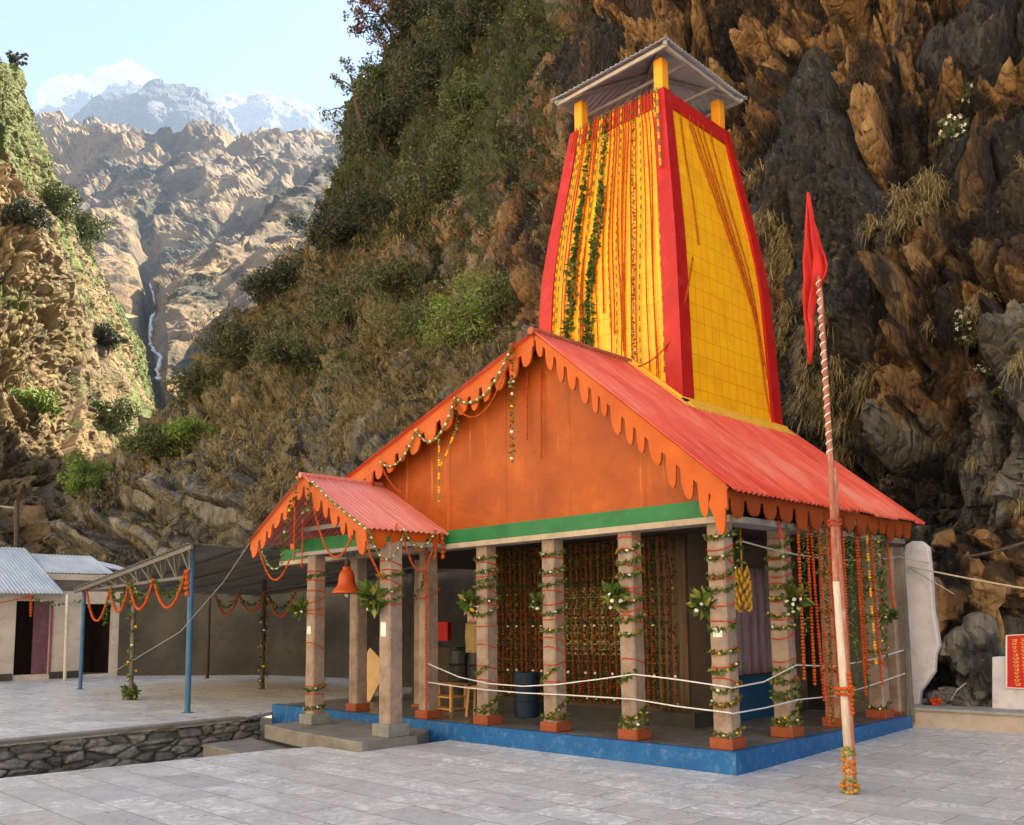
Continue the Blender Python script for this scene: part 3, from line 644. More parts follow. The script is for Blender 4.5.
# beams
b = MB(); b.box((-9.6, .07, 2.552), (.0, .36, 2.625)); part(b, 'front_beam', BEAM)
b = MB(); b.box((-.33, .363, 2.552), (.0, 5.05, 2.625)); part(b, 'side_beam', BEAMGREY)
b = MB(); b.box((-9.6, .1, 2.627), (-.06, .2, 2.83)); part(b, 'green_band', GREEN)
# gable wall
RX, RZ = -2.75, 5.35
LX, LZ = -8.9, 3.26
EX, EZ = .2, 2.88
def zroof(x): return RZ+(EZ-RZ)*(x-RX)/(EX-RX) if x > RX else RZ+(LZ-RZ)*(x-RX)/(LX-RX)
nx, nzg = 160, 60
xx = np.linspace(-8.7, .08, nx); V = []
for iz in range(nzg):
    for x in xx:
        zt = zroof(x)-.09; zb = 2.832; z = zb+(zt-zb)*iz/(nzg-1); V.append((x, .13, max(z, zb)))
V = np.array(V); V[:, 1] += fbm(V*np.array([.8, 1, .8]), 3, 5)*.018+fbm(V*6, 3, 6)*.003
gw = npmesh('gable_wall', V, gridq(nzg, nx), GABLEM, temple)
b = MB(); b.prism([(-8.7, .2, 2.65), (-8.7, .2, zroof(-8.7)-.12), (RX, .2, RZ-.12), (.0, .2, zroof(0)-.12), (.0, .2, 2.65)], (0, .1, 0)); part(b, 'gable_backing', DARKWOOD)
# stains on the gable
# scalloped fascia boards
def lobe(u): t = abs(2*u-1)/.74; return max(0, 1-t**2.6)**.5 if t < 1 else 0.0
def fascia(A, Bp, base0, base1, l0, l1, period, seed, name, mat_=ORANGE2, th=.03, axis='y', lip=.03, pointed=False):
    rnd = random.Random(seed); A = Vector(A); Bp = Vector(Bp); L = (Bp-A).length; n = max(2, round(L/period)); W_ = []
    ws = [rnd.uniform(.72, 1.3) for _ in range(n)]; s = sum(ws); ws = [w/s for w in ws]; V = []; t = 0; prof = []
    for i, w in enumerate(ws):
        kk = rnd.uniform(.72, 1.15)
        for j in range(25):
            u = j/24
            if j == 0 and i: continue
            tt = t+w*u; base = base0+(base1-base0)*tt; lb = l0+(l1-l0)*tt
            prof.append((tt, base+lb*kk*lobe(u)))
        t += w
    off = Vector((0, th, 0)) if axis == 'y' else Vector((th, 0, 0))
    for tt, d in prof:
        p = A.lerp(Bp, tt)
        V += [p+Vector((0, 0, lip)), p-Vector((0, 0, d)), p-Vector((0, 0, d))+off, p+Vector((0, 0, lip))+off]
    F = []
    for i in range(len(prof)-1):
        for k in range(4): F.append((i*4+k, i*4+(k+1) % 4, i*4+4+(k+1) % 4, i*4+4+k))
    F += [(0, 3, 2, 1), tuple(len(V)-4+k for k in range(4))]
    b = MB(); b.add(V, F); return b.build(name, mat_, temple)
fascia((RX, -.17, RZ-.04), (.12, -.17, zroof(.12)-.04), .06, .26, .22, .32, .25, 3, 'scalloped_fascia')
fascia((RX-.02, -.165, RZ-.04), (LX, -.165, LZ-.04), .14, .22, .24, .24, .32, 4, 'scalloped_fascia')
b = MB(); b.prism([(.14, -.168, 2.9), (-.03, -.168, 3.0), (-.12, -.168, 2.72), (-.06, -.168, 2.6), (-.02, -.168, 2.63)], (0, .03, 0)); part(b, 'fascia_end', ORANGE2)
fascia((.1, -.12, 2.86), (.1, 5.0, 2.86), .08, .08, .22, .22, .34, 5, 'eave_scallops', painted('shaded_orange_board', (.24, .045, .008), (.34, .07, .012), 2, .7, (.1, .03, .015), .5), .03, 'x', .0)  # board colour darkened to carry the shade under the eave
# soffit timbers
b = MB()
for y in np.arange(.6, 5, .75): b.bar((-2.75, y, RZ-.12), (.12, y, zroof(.12)-.1), .07, .09)
part(b, 'rafters', DARKWOOD)

def corrug(name, p0, along, down, period, amp, sheetw, m, parent, seed=0, nd=6, th=.004, sag=.0, ragged=.03):
    """corrugated sheets laid side by side along 'along', each running the length of 'down'"""
    rnd = random.Random(seed); p0 = Vector(p0); a = Vector(along); d = Vector(down); nrm = a.cross(d).normalized()
    if nrm.z < 0: nrm = -nrm
    L = a.length; ad = a.normalized(); s = 0; V = []; F = []; k = 0
    while s < L-1e-3:
        e = min(s+sheetw, L); n = max(2, int((e-s)/period*8)); up_ = rnd.uniform(0, .012); ex = rnd.uniform(-ragged, ragged); skew = rnd.uniform(-.012, .012)
        st = len(V)
        for j in range(nd+1):
            for i in range(n+1):
                q = s-.03*(k > 0)+(e-s+.03*(k > 0))*i/n
                fr = j/nd; ln = fr*(1+ex/d.length)
                z = amp*math.sin(2*math.pi*q/period)+up_+rnd.uniform(-.002, .002)-sag*math.sin(math.pi*fr)
                V.append(p0+ad*(q+skew*fr)+d*ln+nrm*z)
        w = n+1
        for j in range(nd):
            for i in range(n): F.append((st+j*w+i, st+j*w+i+1, st+(j+1)*w+i+1, st+(j+1)*w+i))
        s = e; k += 1
    b = MB(); b.add(V, F); o = b.build(name, m, parent, smooth=True)
    md = o.modifiers.new('s', 'SOLIDIFY'); md.thickness = th; md.offset = -1
    return o
corrug('roof_slope', (RX, -.22, RZ), (0, 5.42, 0), (EX+.03-RX, 0, EZ-.025-RZ), .11, .02, .74, ROOFRED, temple, 2, 8)
corrug('roof_slope', (RX, -.22, RZ), (0, 5.42, 0), (LX-RX-.9, 0, (LZ-RZ)*(1+.9/(RX-LX))), .078, .011, .74, ROOFRED, temple, 3, 8)
b = MB(); b.tube([(RX, -.25, RZ+.012), (RX, 2.05, RZ+.012)], .055, 8); part(b, 'ridge_cap', painted('rusty_ridge', (.3, .07, .04), (.42, .12, .07), 5, .6))
# tower
TX, TY = -3.301, 3.443
ZL = [(3.9, 1.44), (4.6, 1.419), (5.9, 1.375), (6.8, 1.34), (7.257, 1.308), (7.9, 1.225), (8.8, 1.09), (9.868, .934)]
def hz(z): return float(np.interp(z, [q[0] for q in ZL], [q[1] for q in ZL]))
zs = list(np.linspace(3.9, 9.868, 34))
def loft(prof, zs_, f):
    """prof(h) gives the ring for half width h"""
    V = []; F = []; n = None
    for z in zs_:
        r = prof(hz(z)); n = len(r); V += [(TX+x, TY+y, z) for x, y in r]
    for i in range(len(zs_)-1):
        for k in range(n): F.append((i*n+k, i*n+(k+1) % n, (i+1)*n+(k+1) % n, (i+1)*n+k))
    F += [tuple(reversed(range(n))), tuple(range((len(zs_)-1)*n, len(zs_)*n))]
    f.add(V, F); return f
tw = loft(lambda h: [(-h, -h), (h, -h), (h, h), (-h, h)], zs, MB()).build('tower', TOWERY, temple)
for sx, sy in ((1, -1), (-1, -1), (1, 1), (-1, 1)):
    def pr2(h, sx=sx, sy=sy):
        e, w = .05, .27*h/1.4+.02; o_ = h+e
        q = [(o_, o_), (o_-w, o_), (o_-w, h-.02), (h-.02, h-.02), (h-.02, o_-w), (o_, o_-w)]
        q = [(sx*x, sy*y) for x, y in q]; return q if sx*sy > 0 else q[::-1]
    loft(pr2, zs, MB()).build('corner_pilaster', TOWERRED, tw)
b = MB(); h1, h0 = hz(9.868)+.03, hz(9.6)+.03
for (xa, ya), (xb, yb) in (((-1, -1), (1, -1)), ((1, -1), (1, 1)), ((1, 1), (-1, 1)), ((-1, 1), (-1, -1))):
    nxv, nyv = (ya == yb)*0, 0
    P4 = [(TX+xa*h0, TY+ya*h0, 9.58), (TX+xb*h0, TY+yb*h0, 9.58), (TX+xb*h1, TY+yb*h1, 9.875), (TX+xa*h1, TY+ya*h1, 9.875)]
    b.prism(P4, (-(xa+xb)/2*.04, -(ya+yb)/2*.04, 0))
b.build('top_band', TOWERRED, tw)
b = MB(); h = .9; b.box((TX-h, TY-h, 9.83), (TX+h, TY+h, 9.872)); b.build('top_slab', TOWERRED, tw)
# flashing where the tower meets the roof
b = MB(); q = 1.50
za = lambda x: zroof(x)+.05
b.prism([(RX, TY-q, za(RX)+.03), (TX+q+.03, TY-q, za(TX+q+.03)+.03), (TX+q+.03, TY-q, za(TX+q+.03)-.16), (RX, TY-q, za(RX)-.16)], (0, .09, 0))
b.prism([(TX+q+.03, TY-q, za(TX+q)+.03), (TX+q+.03, TY+q, za(TX+q)+.03), (TX+q+.03, TY+q, za(TX+q)-.16), (TX+q+.03, TY-q, za(TX+q)-.16)], (-.09, 0, 0))
b.prism([(RX, TY-q-.1, za(RX)-.01), (TX+q+.12, TY-q-.1, za(TX+q+.12)-.01), (TX+q+.12, TY-q+.05, za(TX+q+.12)-.01), (RX, TY-q+.05, za(RX)-.01)], (0, 0, -.04))
b.prism([(TX+q+.0, TY-q+.05, za(TX+q)+.0), (TX+q+.14, TY-q+.05, za(TX+q+.14)+.0), (TX+q+.14, TY+q+.05, za(TX+q+.14)+.0), (TX+q, TY+q+.05, za(TX+q)+.0)], (0, 0, -.04))
part(b, 'tower_flashing', YFLASH)
# tower canopy
zt = 9.87; ht = .934
for sx, sy in ((1, -1), (-1, -1), (1, 1), (-1, 1), (0, 1), (-1, 0)):
    b = MB(); x, y = TX+sx*(ht-.09), TY+sy*(ht-.09); b.box((x-.085, y-.085, zt-.02), (x+.085, y+.085, zt+.56), 0, .008); b.build('canopy_post', TOWERORANGE, tw)
b = MB(); b.box((TX-.2, TY+.1, zt), (TX+.5, TY+.75, zt+.22)); b.build('finial_block', TOWERORANGE, tw)
hr = 1.16; zr = zt+.56; ap = .5
b = MB()
for s in (-1, 1):
    b.bar((TX-hr, TY+s*(hr-.05), zr), (TX+hr, TY+s*(hr-.05), zr), .04, .06); b.bar((TX+s*(hr-.05), TY-hr+.08, zr), (TX+s*(hr-.05), TY+hr-.08, zr), .04, .06)
    b.bar((TX-hr+.05, TY+s*.45, zr+.015), (TX+hr-.05, TY+s*.45, zr+.015), .04, .05)
for sx in (-1, 1):
    for sy in (-1, 1): b.bar((TX+sx*hr, TY+sy*hr, zr+.02), (TX, TY, zr+ap), .05, .06)
b.build('canopy_frame', painted('white_steel', (.36, .34, .31), (.5, .47, .43), 6, .5, (.3, .15, .08), .4), tw)
V = []; F = []; per = .1; hw = hr+.06
for k in range(4):
    ca, sa = [(1, 0), (0, 1), (-1, 0), (0, -1)][k]
    n = 190; st = len(V)
    for i in range(n+1):
        u = -hw+2*hw*i/n; vm = max(0, 1-abs(u)/hw)
        for j in range(5):
            v_ = vm*j/4; rr_ = hw*(1-v_); z = zr+.055+ap*v_+.014*math.sin(2*math.pi*u/per)
            x, y = u, -rr_
            V.append((TX+x*ca-y*sa, TY+x*sa+y*ca, z))
    for i in range(n):
        for j in range(4): F.append((st+i*5+j, st+(i+1)*5+j, st+(i+1)*5+j+1, st+i*5+j+1))
b = MB(); b.add(V, F); o = b.build('canopy_roof', ROOFTIN, tw, smooth=True); md = o.modifiers.new('s', 'SOLIDIFY'); md.thickness = .005
b = MB()
for sx in (-1, 1):
    for sy in (-1, 1): b.tube([(TX+sx*hw, TY+sy*hw, zr+.075), (TX, TY, zr+ap+.075)], .022, 6)
b.build('hip_caps', ROOFTIND, tw)

# porch over the entrance
PXR, PZ = -6.5, 3.71; PRX, PRZ = -4.87, 2.79; PLX, PLZ = -8.08, 2.82; PY0 = -1.42
corrug('porch_roof', (PXR, PY0, PZ), (0, 1.53, 0), (PRX-PXR+.03, 0, PRZ-PZ-.02), .1, .014, .8, ROOFPINK, temple, 5, 5)
corrug('porch_roof', (PXR, PY0, PZ), (0, 1.53, 0), (PLX-PXR-.03, 0, PLZ-PZ-.02), .1, .014, .8, ROOFPINK, temple, 6, 5)
b = MB(); b.tube([(PXR, PY0-.03, PZ+.01), (PXR, .1, PZ+.01)], .045, 8); part(b, 'porch_ridge_cap', ROOFPINK)
fascia((PXR, PY0+.04, PZ-.03), (PRX, PY0+.04, PRZ-.02), .12, .18, .2, .24, .26, 8, 'porch_fascia')
fascia((PXR, PY0+.045, PZ-.03), (PLX, PY0+.045, PLZ-.02), .12, .15, .17, .19, .26, 9, 'porch_fascia')
fascia((PRX-.06, PY0+.08, PRZ-.0), (PRX-.06, .06, PRZ-.0), .1, .1, .17, .17, .33, 10, 'porch_eave_scallops', ORANGE2, .03, 'x', 0)
b = MB()
b.box((-7.6, -.82, 2.56), (-4.85, -.66, 2.62)); b.box((-5.07, -.656, 2.565), (-4.87, .05, 2.625)); b.box((-7.35, -.656, 2.565), (-7.15, .05, 2.625)); part(b, 'porch_beams', BEAMGREY)
b = MB(); b.prism([(-7.7, -.7, 2.63), (-5.0, -.7, 2.63), (-5.0, -.7, 2.84), (-7.7, -.7, 2.84)], (0, .05, 0)); part(b, 'porch_green_band', GREEN)
b = MB(); b.bar((-7.6, -.74, 3.0), (-5.4, -.74, 3.0), .05, .07); part(b, 'porch_tie', BEAMGREY)
# entrance slab and step
b = MB(); b.prism([(-7.75, 0, -.12), (-7.75, -1.25, -.12), (-6.6, -1.42, -.12), (-4.72, -1.55, -.12), (-4.72, -.6, -.12), (-5.15, -.02, -.12)], (0, 0, -.22)); stp = part(b, 'entrance_slab', STEPM, None, bevel=.015)
stp.name = 'entrance_steps'; tag(stp, 'low stone step slab in front of the porch columns', 'step')
b = MB(); b.prism([(-8.6, -1.0, -.42), (-8.5, -1.9, -.42), (-5.8, -2.15, -.42), (-5.8, -1.45, -.42)], (0, 0, -.9)); b.build('lower_step', STEPM, stp, bevel=.015)
# inner sanctum and walls
SX0, SX1, SY0, SY1 = -5.35, -1.6, 1.62, 4.85
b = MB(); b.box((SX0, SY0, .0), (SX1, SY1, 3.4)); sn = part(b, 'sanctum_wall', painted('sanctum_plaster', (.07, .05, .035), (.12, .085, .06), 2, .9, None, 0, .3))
b = MB(); b.box((SX0-.02, SY0-.03, .0), (SX1+.03, SY1-.1, .2)); part(b, 'sanctum_skirting', painted('black_skirting', (.02, .02, .02), (.04, .04, .04), 4, .6))
b = MB(); b.box((-3.9, SY0-.04, .95), (-2.75, SY0-.015, 1.95)); part(b, 'pale_panel', PALEPANEL)
b = MB(); b.box((SX1+.002, 2.35, .0), (SX1+.035, 4.4, .62)); part(b, 'blue_dado', painted('dark_blue_dado', (.006, .05, .13), (.012, .08, .18), 3, .6))
b = MB(); b.box((-14.5, 5.6, -.14), (-1.0, 5.75, 2.9)); part(b, 'rear_wall', painted('shade_dark_wall', (.035, .032, .03), (.07, .065, .058), 2, .9))  # wall colour darkened to stand for the unlit interior
b = MB(); b.prism([(-1.0, 4.93, -.1), (-.02, 4.93, -.1), (-.02, 4.93, 2.5), (-1.0, 4.93, 2.6)], (0, .12, 0)); part(b, 'end_wall', CONC)
b = MB(); b.box((-9.6, .4, 2.63), (-.4, 5.0, 2.68)); part(b, 'ceiling', DARKWOOD)

# ------------------------------------------------------------------ garlands and flowers
MATS = [MARI, REDF, LEAF, PETALW, MARIY, LEAFY]
ico_v = []; ico_f = [(0,11,5),(0,5,1),(0,1,7),(0,7,10),(0,10,11),(1,5,9),(5,11,4),(11,10,2),(10,7,6),(7,1,8),(3,9,4),(3,4,2),(3,2,6),(3,6,8),(3,8,9),(4,9,5),(2,4,11),(6,2,10),(8,6,7),(9,8,1)]
_p = (1+5**.5)/2
ico_v = [Vector(v).normalized() for v in [(-1,_p,0),(1,_p,0),(-1,-_p,0),(1,-_p,0),(0,-1,_p),(0,1,_p),(0,-1,-_p),(0,1,-_p),(_p,0,-1),(_p,0,1),(-_p,0,-1),(-_p,0,1)]]
def bead(b, p, r, mi):
    s = [r*random.uniform(.8, 1.2) for _ in range(3)]
    b.add([(p[0]+v.x*s[0]*random.uniform(.85, 1.15), p[1]+v.y*s[1]*random.uniform(.85, 1.15), p[2]+v.z*s[2]*.9) for v in ico_v], ico_f, mi)
def leaf(b, p, L, mi, d=None):
    d = d or Vector((random.gauss(0, 1), random.gauss(0, 1), random.gauss(0, 1)-.3)); d = d.normalized()
    s = d.cross(Vector((random.gauss(0, 1), random.gauss(0, 1), random.gauss(0, 1)))).normalized(); p = Vector(p); w = L*.27
    up = s.cross(d).normalized()*L*.08
    b.add([p, p+d*L*.5+s*w+up, p+d*L, p+d*L*.5-s*w+up], [(0, 1, 2, 3)], mi)
def resample(path, step):
    path = [Vector(p) for p in path]; out = [path[0]]; rest = step
    for a, c in zip(path, path[1:]):
        L = (c-a).length; t = rest
        while t <= L: out.append(a.lerp(c, t/L)); t += step
        rest = t-L
    return out
def strand(b, path, kind, r=.024, step=None, leafL=.06, nl=3):
    """kind: m marigold, r red, g leaves, x leaves with marigolds, y yellow and leaf, w white and green"""
    if kind in 'mry': step = step or r*1.7
    pts = resample(path, step or .035)
    for i, p in enumerate(pts):
        if kind == 'm': bead(b, p, r, 0)
        elif kind == 'r': bead(b, p, r, 1)
        elif kind == 'y': bead(b, p, r, 4 if (i//3) % 2 else 5)
        elif kind == 'g':
            for _ in range(nl): leaf(b, p, leafL*random.uniform(.6, 1.2), 2 if random.random() < .85 else 5)
        elif kind == 'x':
            if i % 5 == 0: bead(b, p+Vector((random.uniform(-1, 1), random.uniform(-1, 1), random.uniform(-1, 1)))*.012, r, random.choice((0, 0, 4, 3)))
            for _ in range(nl): leaf(b, p, leafL*random.uniform(.6, 1.2), 2 if random.random() < .8 else 5)
        elif kind == 'w':
            bead(b, p, r*.8, 3 if (i % 4 == 0) else 5)
            for _ in range(nl-1): leaf(b, p, leafL*.7, 5 if random.random() < .6 else 2)
    return b
def gbuild(b, name, label, cat='garland', group=None): return tag(b.build(name, MATS), label, cat, group)
def sqpt(x, y, half, a):
    """point on a rounded square round a column at angle a"""
    c, s = math.cos(a), math.sin(a); k = half/max(abs(c), abs(s)); k = min(k, half*1.22); return x+c*k, y+s*k
def spiral(x, y, half, z0, z1, pitch, a0=0, wob=.03, tiltdir=0):
    out = []; turns = abs(z1-z0)/pitch; n = int(turns*22)
    for i in range(n+1):
        t = i/n; a = a0+t*turns*2*math.pi; X, Y_ = sqpt(x, y, half, a); out.append((X, Y_, z0+(z1-z0)*t+wob*math.sin(a+tiltdir)))
    return out
def ring(x, y, half, z, tilt=.03, a0=0):
    return [(*sqpt(x, y, half, a0+2*math.pi*i/22), z+tilt*math.sin(a0+2*math.pi*i/22)) for i in range(23)]
def column_garlands(x, y, label_, top=2.5, seed=1, greens=(2.4, 2.15, 1.98, 1.78), reds=(2.3, 2.06, 1.88, 1.65, 1.5), low=True, half=.13, z0=0, flowers=True):
    random.seed(seed); b = MB()
    for z in greens: strand(b, ring(x, y, half, z0+z, random.uniform(.02, .07), random.random()*6), random.choice('xxg'), .02, step=.03, leafL=.055, nl=6)
    for z in reds: strand(b, ring(x, y, half-.008, z0+z, random.uniform(-.07, .06), random.random()*6), 'r', .011, .016)
    if low:
        strand(b, ring(x, y, half+.005, z0+.2, .01), 'x', .02, leafL=.065, nl=7)
        strand(b, spiral(x, y, half, z0+.24, z0+.85, .55, -1.2, .0), 'x', .02, leafL=.065, nl=7)
    return gbuild(b, 'column_garland', label_)
C_ = lambda k: (cols[k].location.x, cols[k].location.y)
column_garlands(*C_('f0'), 'leafy marigold garland wound round the temple corner column', seed=1, greens=(2.42, 2.2, 2.0, 1.82, 1.38, 1.1, .93, .7, .55, .2), reds=(2.28, 2.12, 1.92, 1.62, 1.42, 1.12, .95, .74, .5), low=False)
column_garlands(*C_('f1'), 'leaf and red thread garland on the column in front of the pale panel', seed=2, greens=(2.38, 2.2, 2.05, 1.72, 1.5, 1.3, .3), reds=(2.46, 2.28, 2.1, 1.86, 1.78, 1.6, 1.45, .95))
column_garlands(*C_('f2'), 'leaf and red thread garland on the column beside the striped cloth', seed=3, greens=(2.38, 2.15, 1.98, 1.6, 1.38), reds=(2.3, 2.06, 1.85, 1.7, 1.5, 1.2, 1.05, .9, .65))
column_garlands(*C_('f3'), 'leaf and red thread garland on the column with the yellow bouquet', seed=4, greens=(2.4, 2.2, 2.08, 1.98, 1.78, 1.62), reds=(2.3, 2.14, 1.9, 1.7, 1.4, 1.1, .8, .6))
column_garlands(*C_('s1'), 'thick leafy garland on the second column along the right side', seed=5, greens=(2.4, 2.25, 2.1, 1.9, 1.72, 1.55, 1.36, .85, .7, .6, .5, .2), reds=(2.48, 2.32, 2.17, 2.0, 1.83, 1.65, 1.45, 1.25, .95))
column_garlands(*C_('s3'), 'green garland on the farthest visible column of the right side', seed=6, greens=(2.1, 1.9, 1.5, 1.0, .2), reds=(2.3, 2.0, 1.7, .9, .8, .75), low=False)
column_garlands(*C_('s2'), 'sparse garland on the column hidden behind the flagpole', seed=16, greens=(2.1, 1.6, .8), reds=(2.3, 1.9, 1.2), low=False)
column_garlands(-7.2, -.68, 'red thread and leaf garland on the left porch column', seed=7, greens=(2.25, .45, .15), reds=(2.3, 2.15, 1.98, 1.85, 1.7, 1.6, 1.1, .5, .35), low=False, z0=0)
column_garlands(-4.97, -.88, 'thread garland wound round the top of the right porch column', seed=8, greens=(2.15, 1.95, 1.8), reds=(2.3, 2.2, 2.02, 1.9, 1.72), low=False, half=.14)
b = MB(); random.seed(9); x, y = C_('f4'); strand(b, [(x-.16, y-.16, 1.75), (x+.0, y-.17, 1.98), (x+.15, y-.17, 2.25)], 'g', leafL=.06); strand(b, ring(x, y, .155, 1.92, .09, 1), 'r', .01, .016)
gbuild(b, 'leaf_garland', 'leafy strand slanting across the bare column right of the porch')
b = MB(); strand(b, [(x+.17, y-.2, 2.62), (x+.185, y-.2, .0)], 'm', .021, .04); strand(b, [(x+.2, y-.19, 2.62), (x+.2, y-.19, .2)], 'r', .014, .03); gbuild(b, 'marigold_string', 'orange marigold string hanging down beside the bare column right of the porch')

def hang(p, L, kind, r=.024, sway=.03, seed=0, **k):
    rnd = random.Random(seed); x, y, z = p; dx, dy = rnd.uniform(-sway, sway), rnd.uniform(-sway, sway)
    return [(x+dx*t*t, y+dy*t, z-L*t) for t in np.linspace(0, 1, 8)]
# strings on the sanctum wall: one object each, cut from a few prototypes
CM = [painted('dull_shaded_marigold', (.2, .035, .006), (.34, .075, .01), 60, .9), painted('dull_shaded_red_flowers', (.13, .02, .008), (.22, .035, .01), 60, .9), painted('dull_shaded_leaf', (.018, .03, .008), (.05, .07, .015), 30, .8), PETALW, painted('dull_shaded_yellow', (.32, .16, .02), (.42, .22, .03), 30, .9), painted('dull_shaded_pale_leaf', (.07, .08, .02), (.15, .15, .04), 30, .8)]  # duller garland colours with the shade behind the columns mixed in
protos = []
for s_, kd in ((0, 'm'), (1, 'g'), (2, 'm'), (3, 'x'), (4, 'r')):
    random.seed(20+s_); b = MB(); strand(b, hang((0, 0, 0), 2.34, kd, .024, .01, s_), kd, .024 if kd != 'r' else .02, None, .06, 5)
    protos.append(b)
def mesh_of(mb, name):
    me = bpy.data.meshes.new(name); me.from_pydata(mb.v, [], mb.f)
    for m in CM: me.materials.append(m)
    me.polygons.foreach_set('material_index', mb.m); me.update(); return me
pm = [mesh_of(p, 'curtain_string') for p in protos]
seq = [0, 1, 2, 1, 4, 3, 0, 1, 2, 3, 1]
n = 72
for i in range(n):
    x = SX0+.08+(SX1-SX0-.3)*i/(n-1); k = seq[i % len(seq)]
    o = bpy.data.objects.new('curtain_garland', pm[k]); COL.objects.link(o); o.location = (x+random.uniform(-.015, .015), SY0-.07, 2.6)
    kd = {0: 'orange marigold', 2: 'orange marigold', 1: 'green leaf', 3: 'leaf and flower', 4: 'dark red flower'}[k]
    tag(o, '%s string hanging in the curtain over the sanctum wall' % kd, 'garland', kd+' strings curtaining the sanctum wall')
for i, (y, k) in enumerate([(1.75, 0), (1.9, 2), (2.05, 0)]):
    pass
# strings below the right eave (visible ones, photographed x position -> where they hang along the eave)
def eave_y(px):
    lo, hi = 0., 5.
    for _ in range(30):
        m_ = (lo+hi)/2
        if pix((.0, m_, 2.4))[0] < px: lo = m_
        else: hi = m_
    return lo
for i, (px, kd, L, z) in enumerate([(777,'r',.35,2.75), (802,'g',1.5,2.72), (810,'r',2.3,2.72), (842,'m',2.2,2.7), (851,'g',2.4,2.7), (857,'r',2.0,2.7), (870,'r',2.2,2.7), (881,'g',1.9,2.7), (786,'g',.3,2.72), (797,'m',2.0,2.72), (806,'m',2.1,2.72), (813,'g',.55,2.72), (818,'m',2.65,2.72), (822,'g',2.6,2.7), (825,'m',2.6,2.72), (829,'r',2.6,2.7), (847,'g',1.7,2.7), (855,'m',2.3,2.7), (860,'g',2.2,2.7), (866,'y',1.9,2.7), (873,'g',.8,2.7), (877,'x',1.6,2.7), (887,'m',1.1,2.7)]):
    b = MB(); random.seed(200+i); yy_ = eave_y(px); p = hang((.02, yy_, z), L, kd, seed=i, sway=.05); strand(b, p, kd, .024, None, .06, 3)
    word = {'m': 'orange marigold', 'r': 'red flower', 'g': 'green leaf', 'x': 'mixed leaf and flower', 'y': 'yellow flower'}[kd]
    gbuild(b, 'eave_garland', '%s %s string hanging below the right eave of the temple' % (('short' if L < 1 else 'long'), word), group='%s %s strings below the right eave' % (('short' if L < 1 else 'long'), word))
# strings down the tower
def face_pt(face, u, z, off=.06):
    """u from -1 to 1 across the tower face"""
    h = hz(z)+off
    return (TX+u*hz(z), TY-h, z) if face == 'f' else (TX+h, TY+u*hz(z), z)
def tstrand(face, u0, u1, z0, z1, kd, r=.022, wig=.01, **k):
    pts = []
    for t in np.linspace(0, 1, 26):
        z = z0+(z1-z0)*t; u = u0+(u1-u0)*t+wig*math.sin(t*9+u0*7); pts.append(face_pt(face, u, z, .03 if z < 9.5 else .06))
    return pts
lst = [('f',-.88,-.9,9.9,6.6,'m',.018), ('f',-.7,-.68,9.9,5.9,'m',.018), ('f',-.4,-.32,9.9,5.9,'r',.02), ('f',-.2,-.1,9.9,5.7,'m',.018), ('f',.0,.1,9.9,5.6,'r',.018), ('f',.15,.18,9.9,5.5,'y',.02), ('f',.26,.25,9.9,5.3,'m',.018), ('f',.47,.46,9.9,5.2,'r',.018), ('f',.6,.62,9.9,5.1,'m',.018), ('f',.74,.7,9.9,5.0,'r',.016), ('f',-.74,-.76,9.9,6.3,'y',.024), ('f',-.45,-.44,9.9,6.6,'m',.026), ('f',-.3,-.4,9.9,5.75,'y',.026), ('f',-.08,-.02,9.9,6.3,'m',.026), ('f',.05,.15,9.9,5.9,'m',.022), ('f',.37,.4,9.9,5.3,'m',.024), ('f',.8,.84,9.9,5.0,'m',.022), ('f',-.93,-.98,9.9,7.9,'r',.018), ('f',-.8,-.82,9.9,5.9,'y',.02), ('f',-.66,-.62,9.9,6.2,'m',.024), ('f',-.58,-.52,9.9,6.0,'y',.022), ('f',-.5,-.56,9.9,5.7,'g',0), ('f',-.36,-.36,9.9,5.9,'m',.024), ('f',-.26,-.2,9.9,5.95,'y',.022),
       ('f',-.14,-.28,9.9,5.6,'g',0), ('f',-.02,.08,9.9,6.0,'y',.02), ('f',.1,.26,9.9,5.75,'m',.024), ('f',.2,.3,9.9,5.3,'m',.024), ('f',.32,.28,9.9,5.6,'m',.022), ('f',.42,.42,9.9,5.35,'x',.02), ('f',.56,.5,9.9,5.2,'y',.022), ('f',.66,.73,9.9,5.0,'m',.02), ('f',.86,.8,9.9,5.1,'y',.024),
       ('s',-.6,-.52,9.55,7.2,'m',.018), ('s',-.35,.55,9.6,6.6,'m',.02), ('s',-.25,.6,9.6,6.6,'r',.018), ('s',-.1,.62,9.6,6.4,'m',.02), ('s',.05,.66,9.6,6.3,'m',.02), ('s',.62,.78,6.6,4.75,'m',.022), ('s',.66,.72,6.6,5.6,'r',.02), ('s',.3,.8,9.6,5.4,'r',.018)]
for i, (fc_, u0, u1, z0, z1, kd, r_) in enumerate(lst):
    b = MB(); random.seed(300+i)
    strand(b, tstrand(fc_, u0, u1, z0, z1, kd), kd, (r_ or .02)*.75, None, .08 if kd == 'g' else .055, 4 if kd == 'g' else 2)
    if kd == 'g':                                                   # thick creeper-like lower part
        strand(b, tstrand(fc_, u0+.02, u1+.05, 8.6, z1+.1, kd, wig=.03), 'g', .02, .05, .12, 5)
        strand(b, tstrand(fc_, u0-.02, u1-.04, 7.6, z1+.2, kd, wig=.04), 'g', .02, .07, .12, 5)
    word = {'m': 'orange marigold', 'r': 'red flower', 'g': 'thick green leaf', 'x': 'leaf and flower', 'y': 'yellow green'}[kd]
    fn = 'front face' if fc_ == 'f' else 'right face'
    gbuild(b, 'tower_garland', '%s garland strand hanging down the %s of the yellow tower' % (word, fn), group='%s strands on the tower %s' % (word, fn))
b = MB(); random.seed(340)
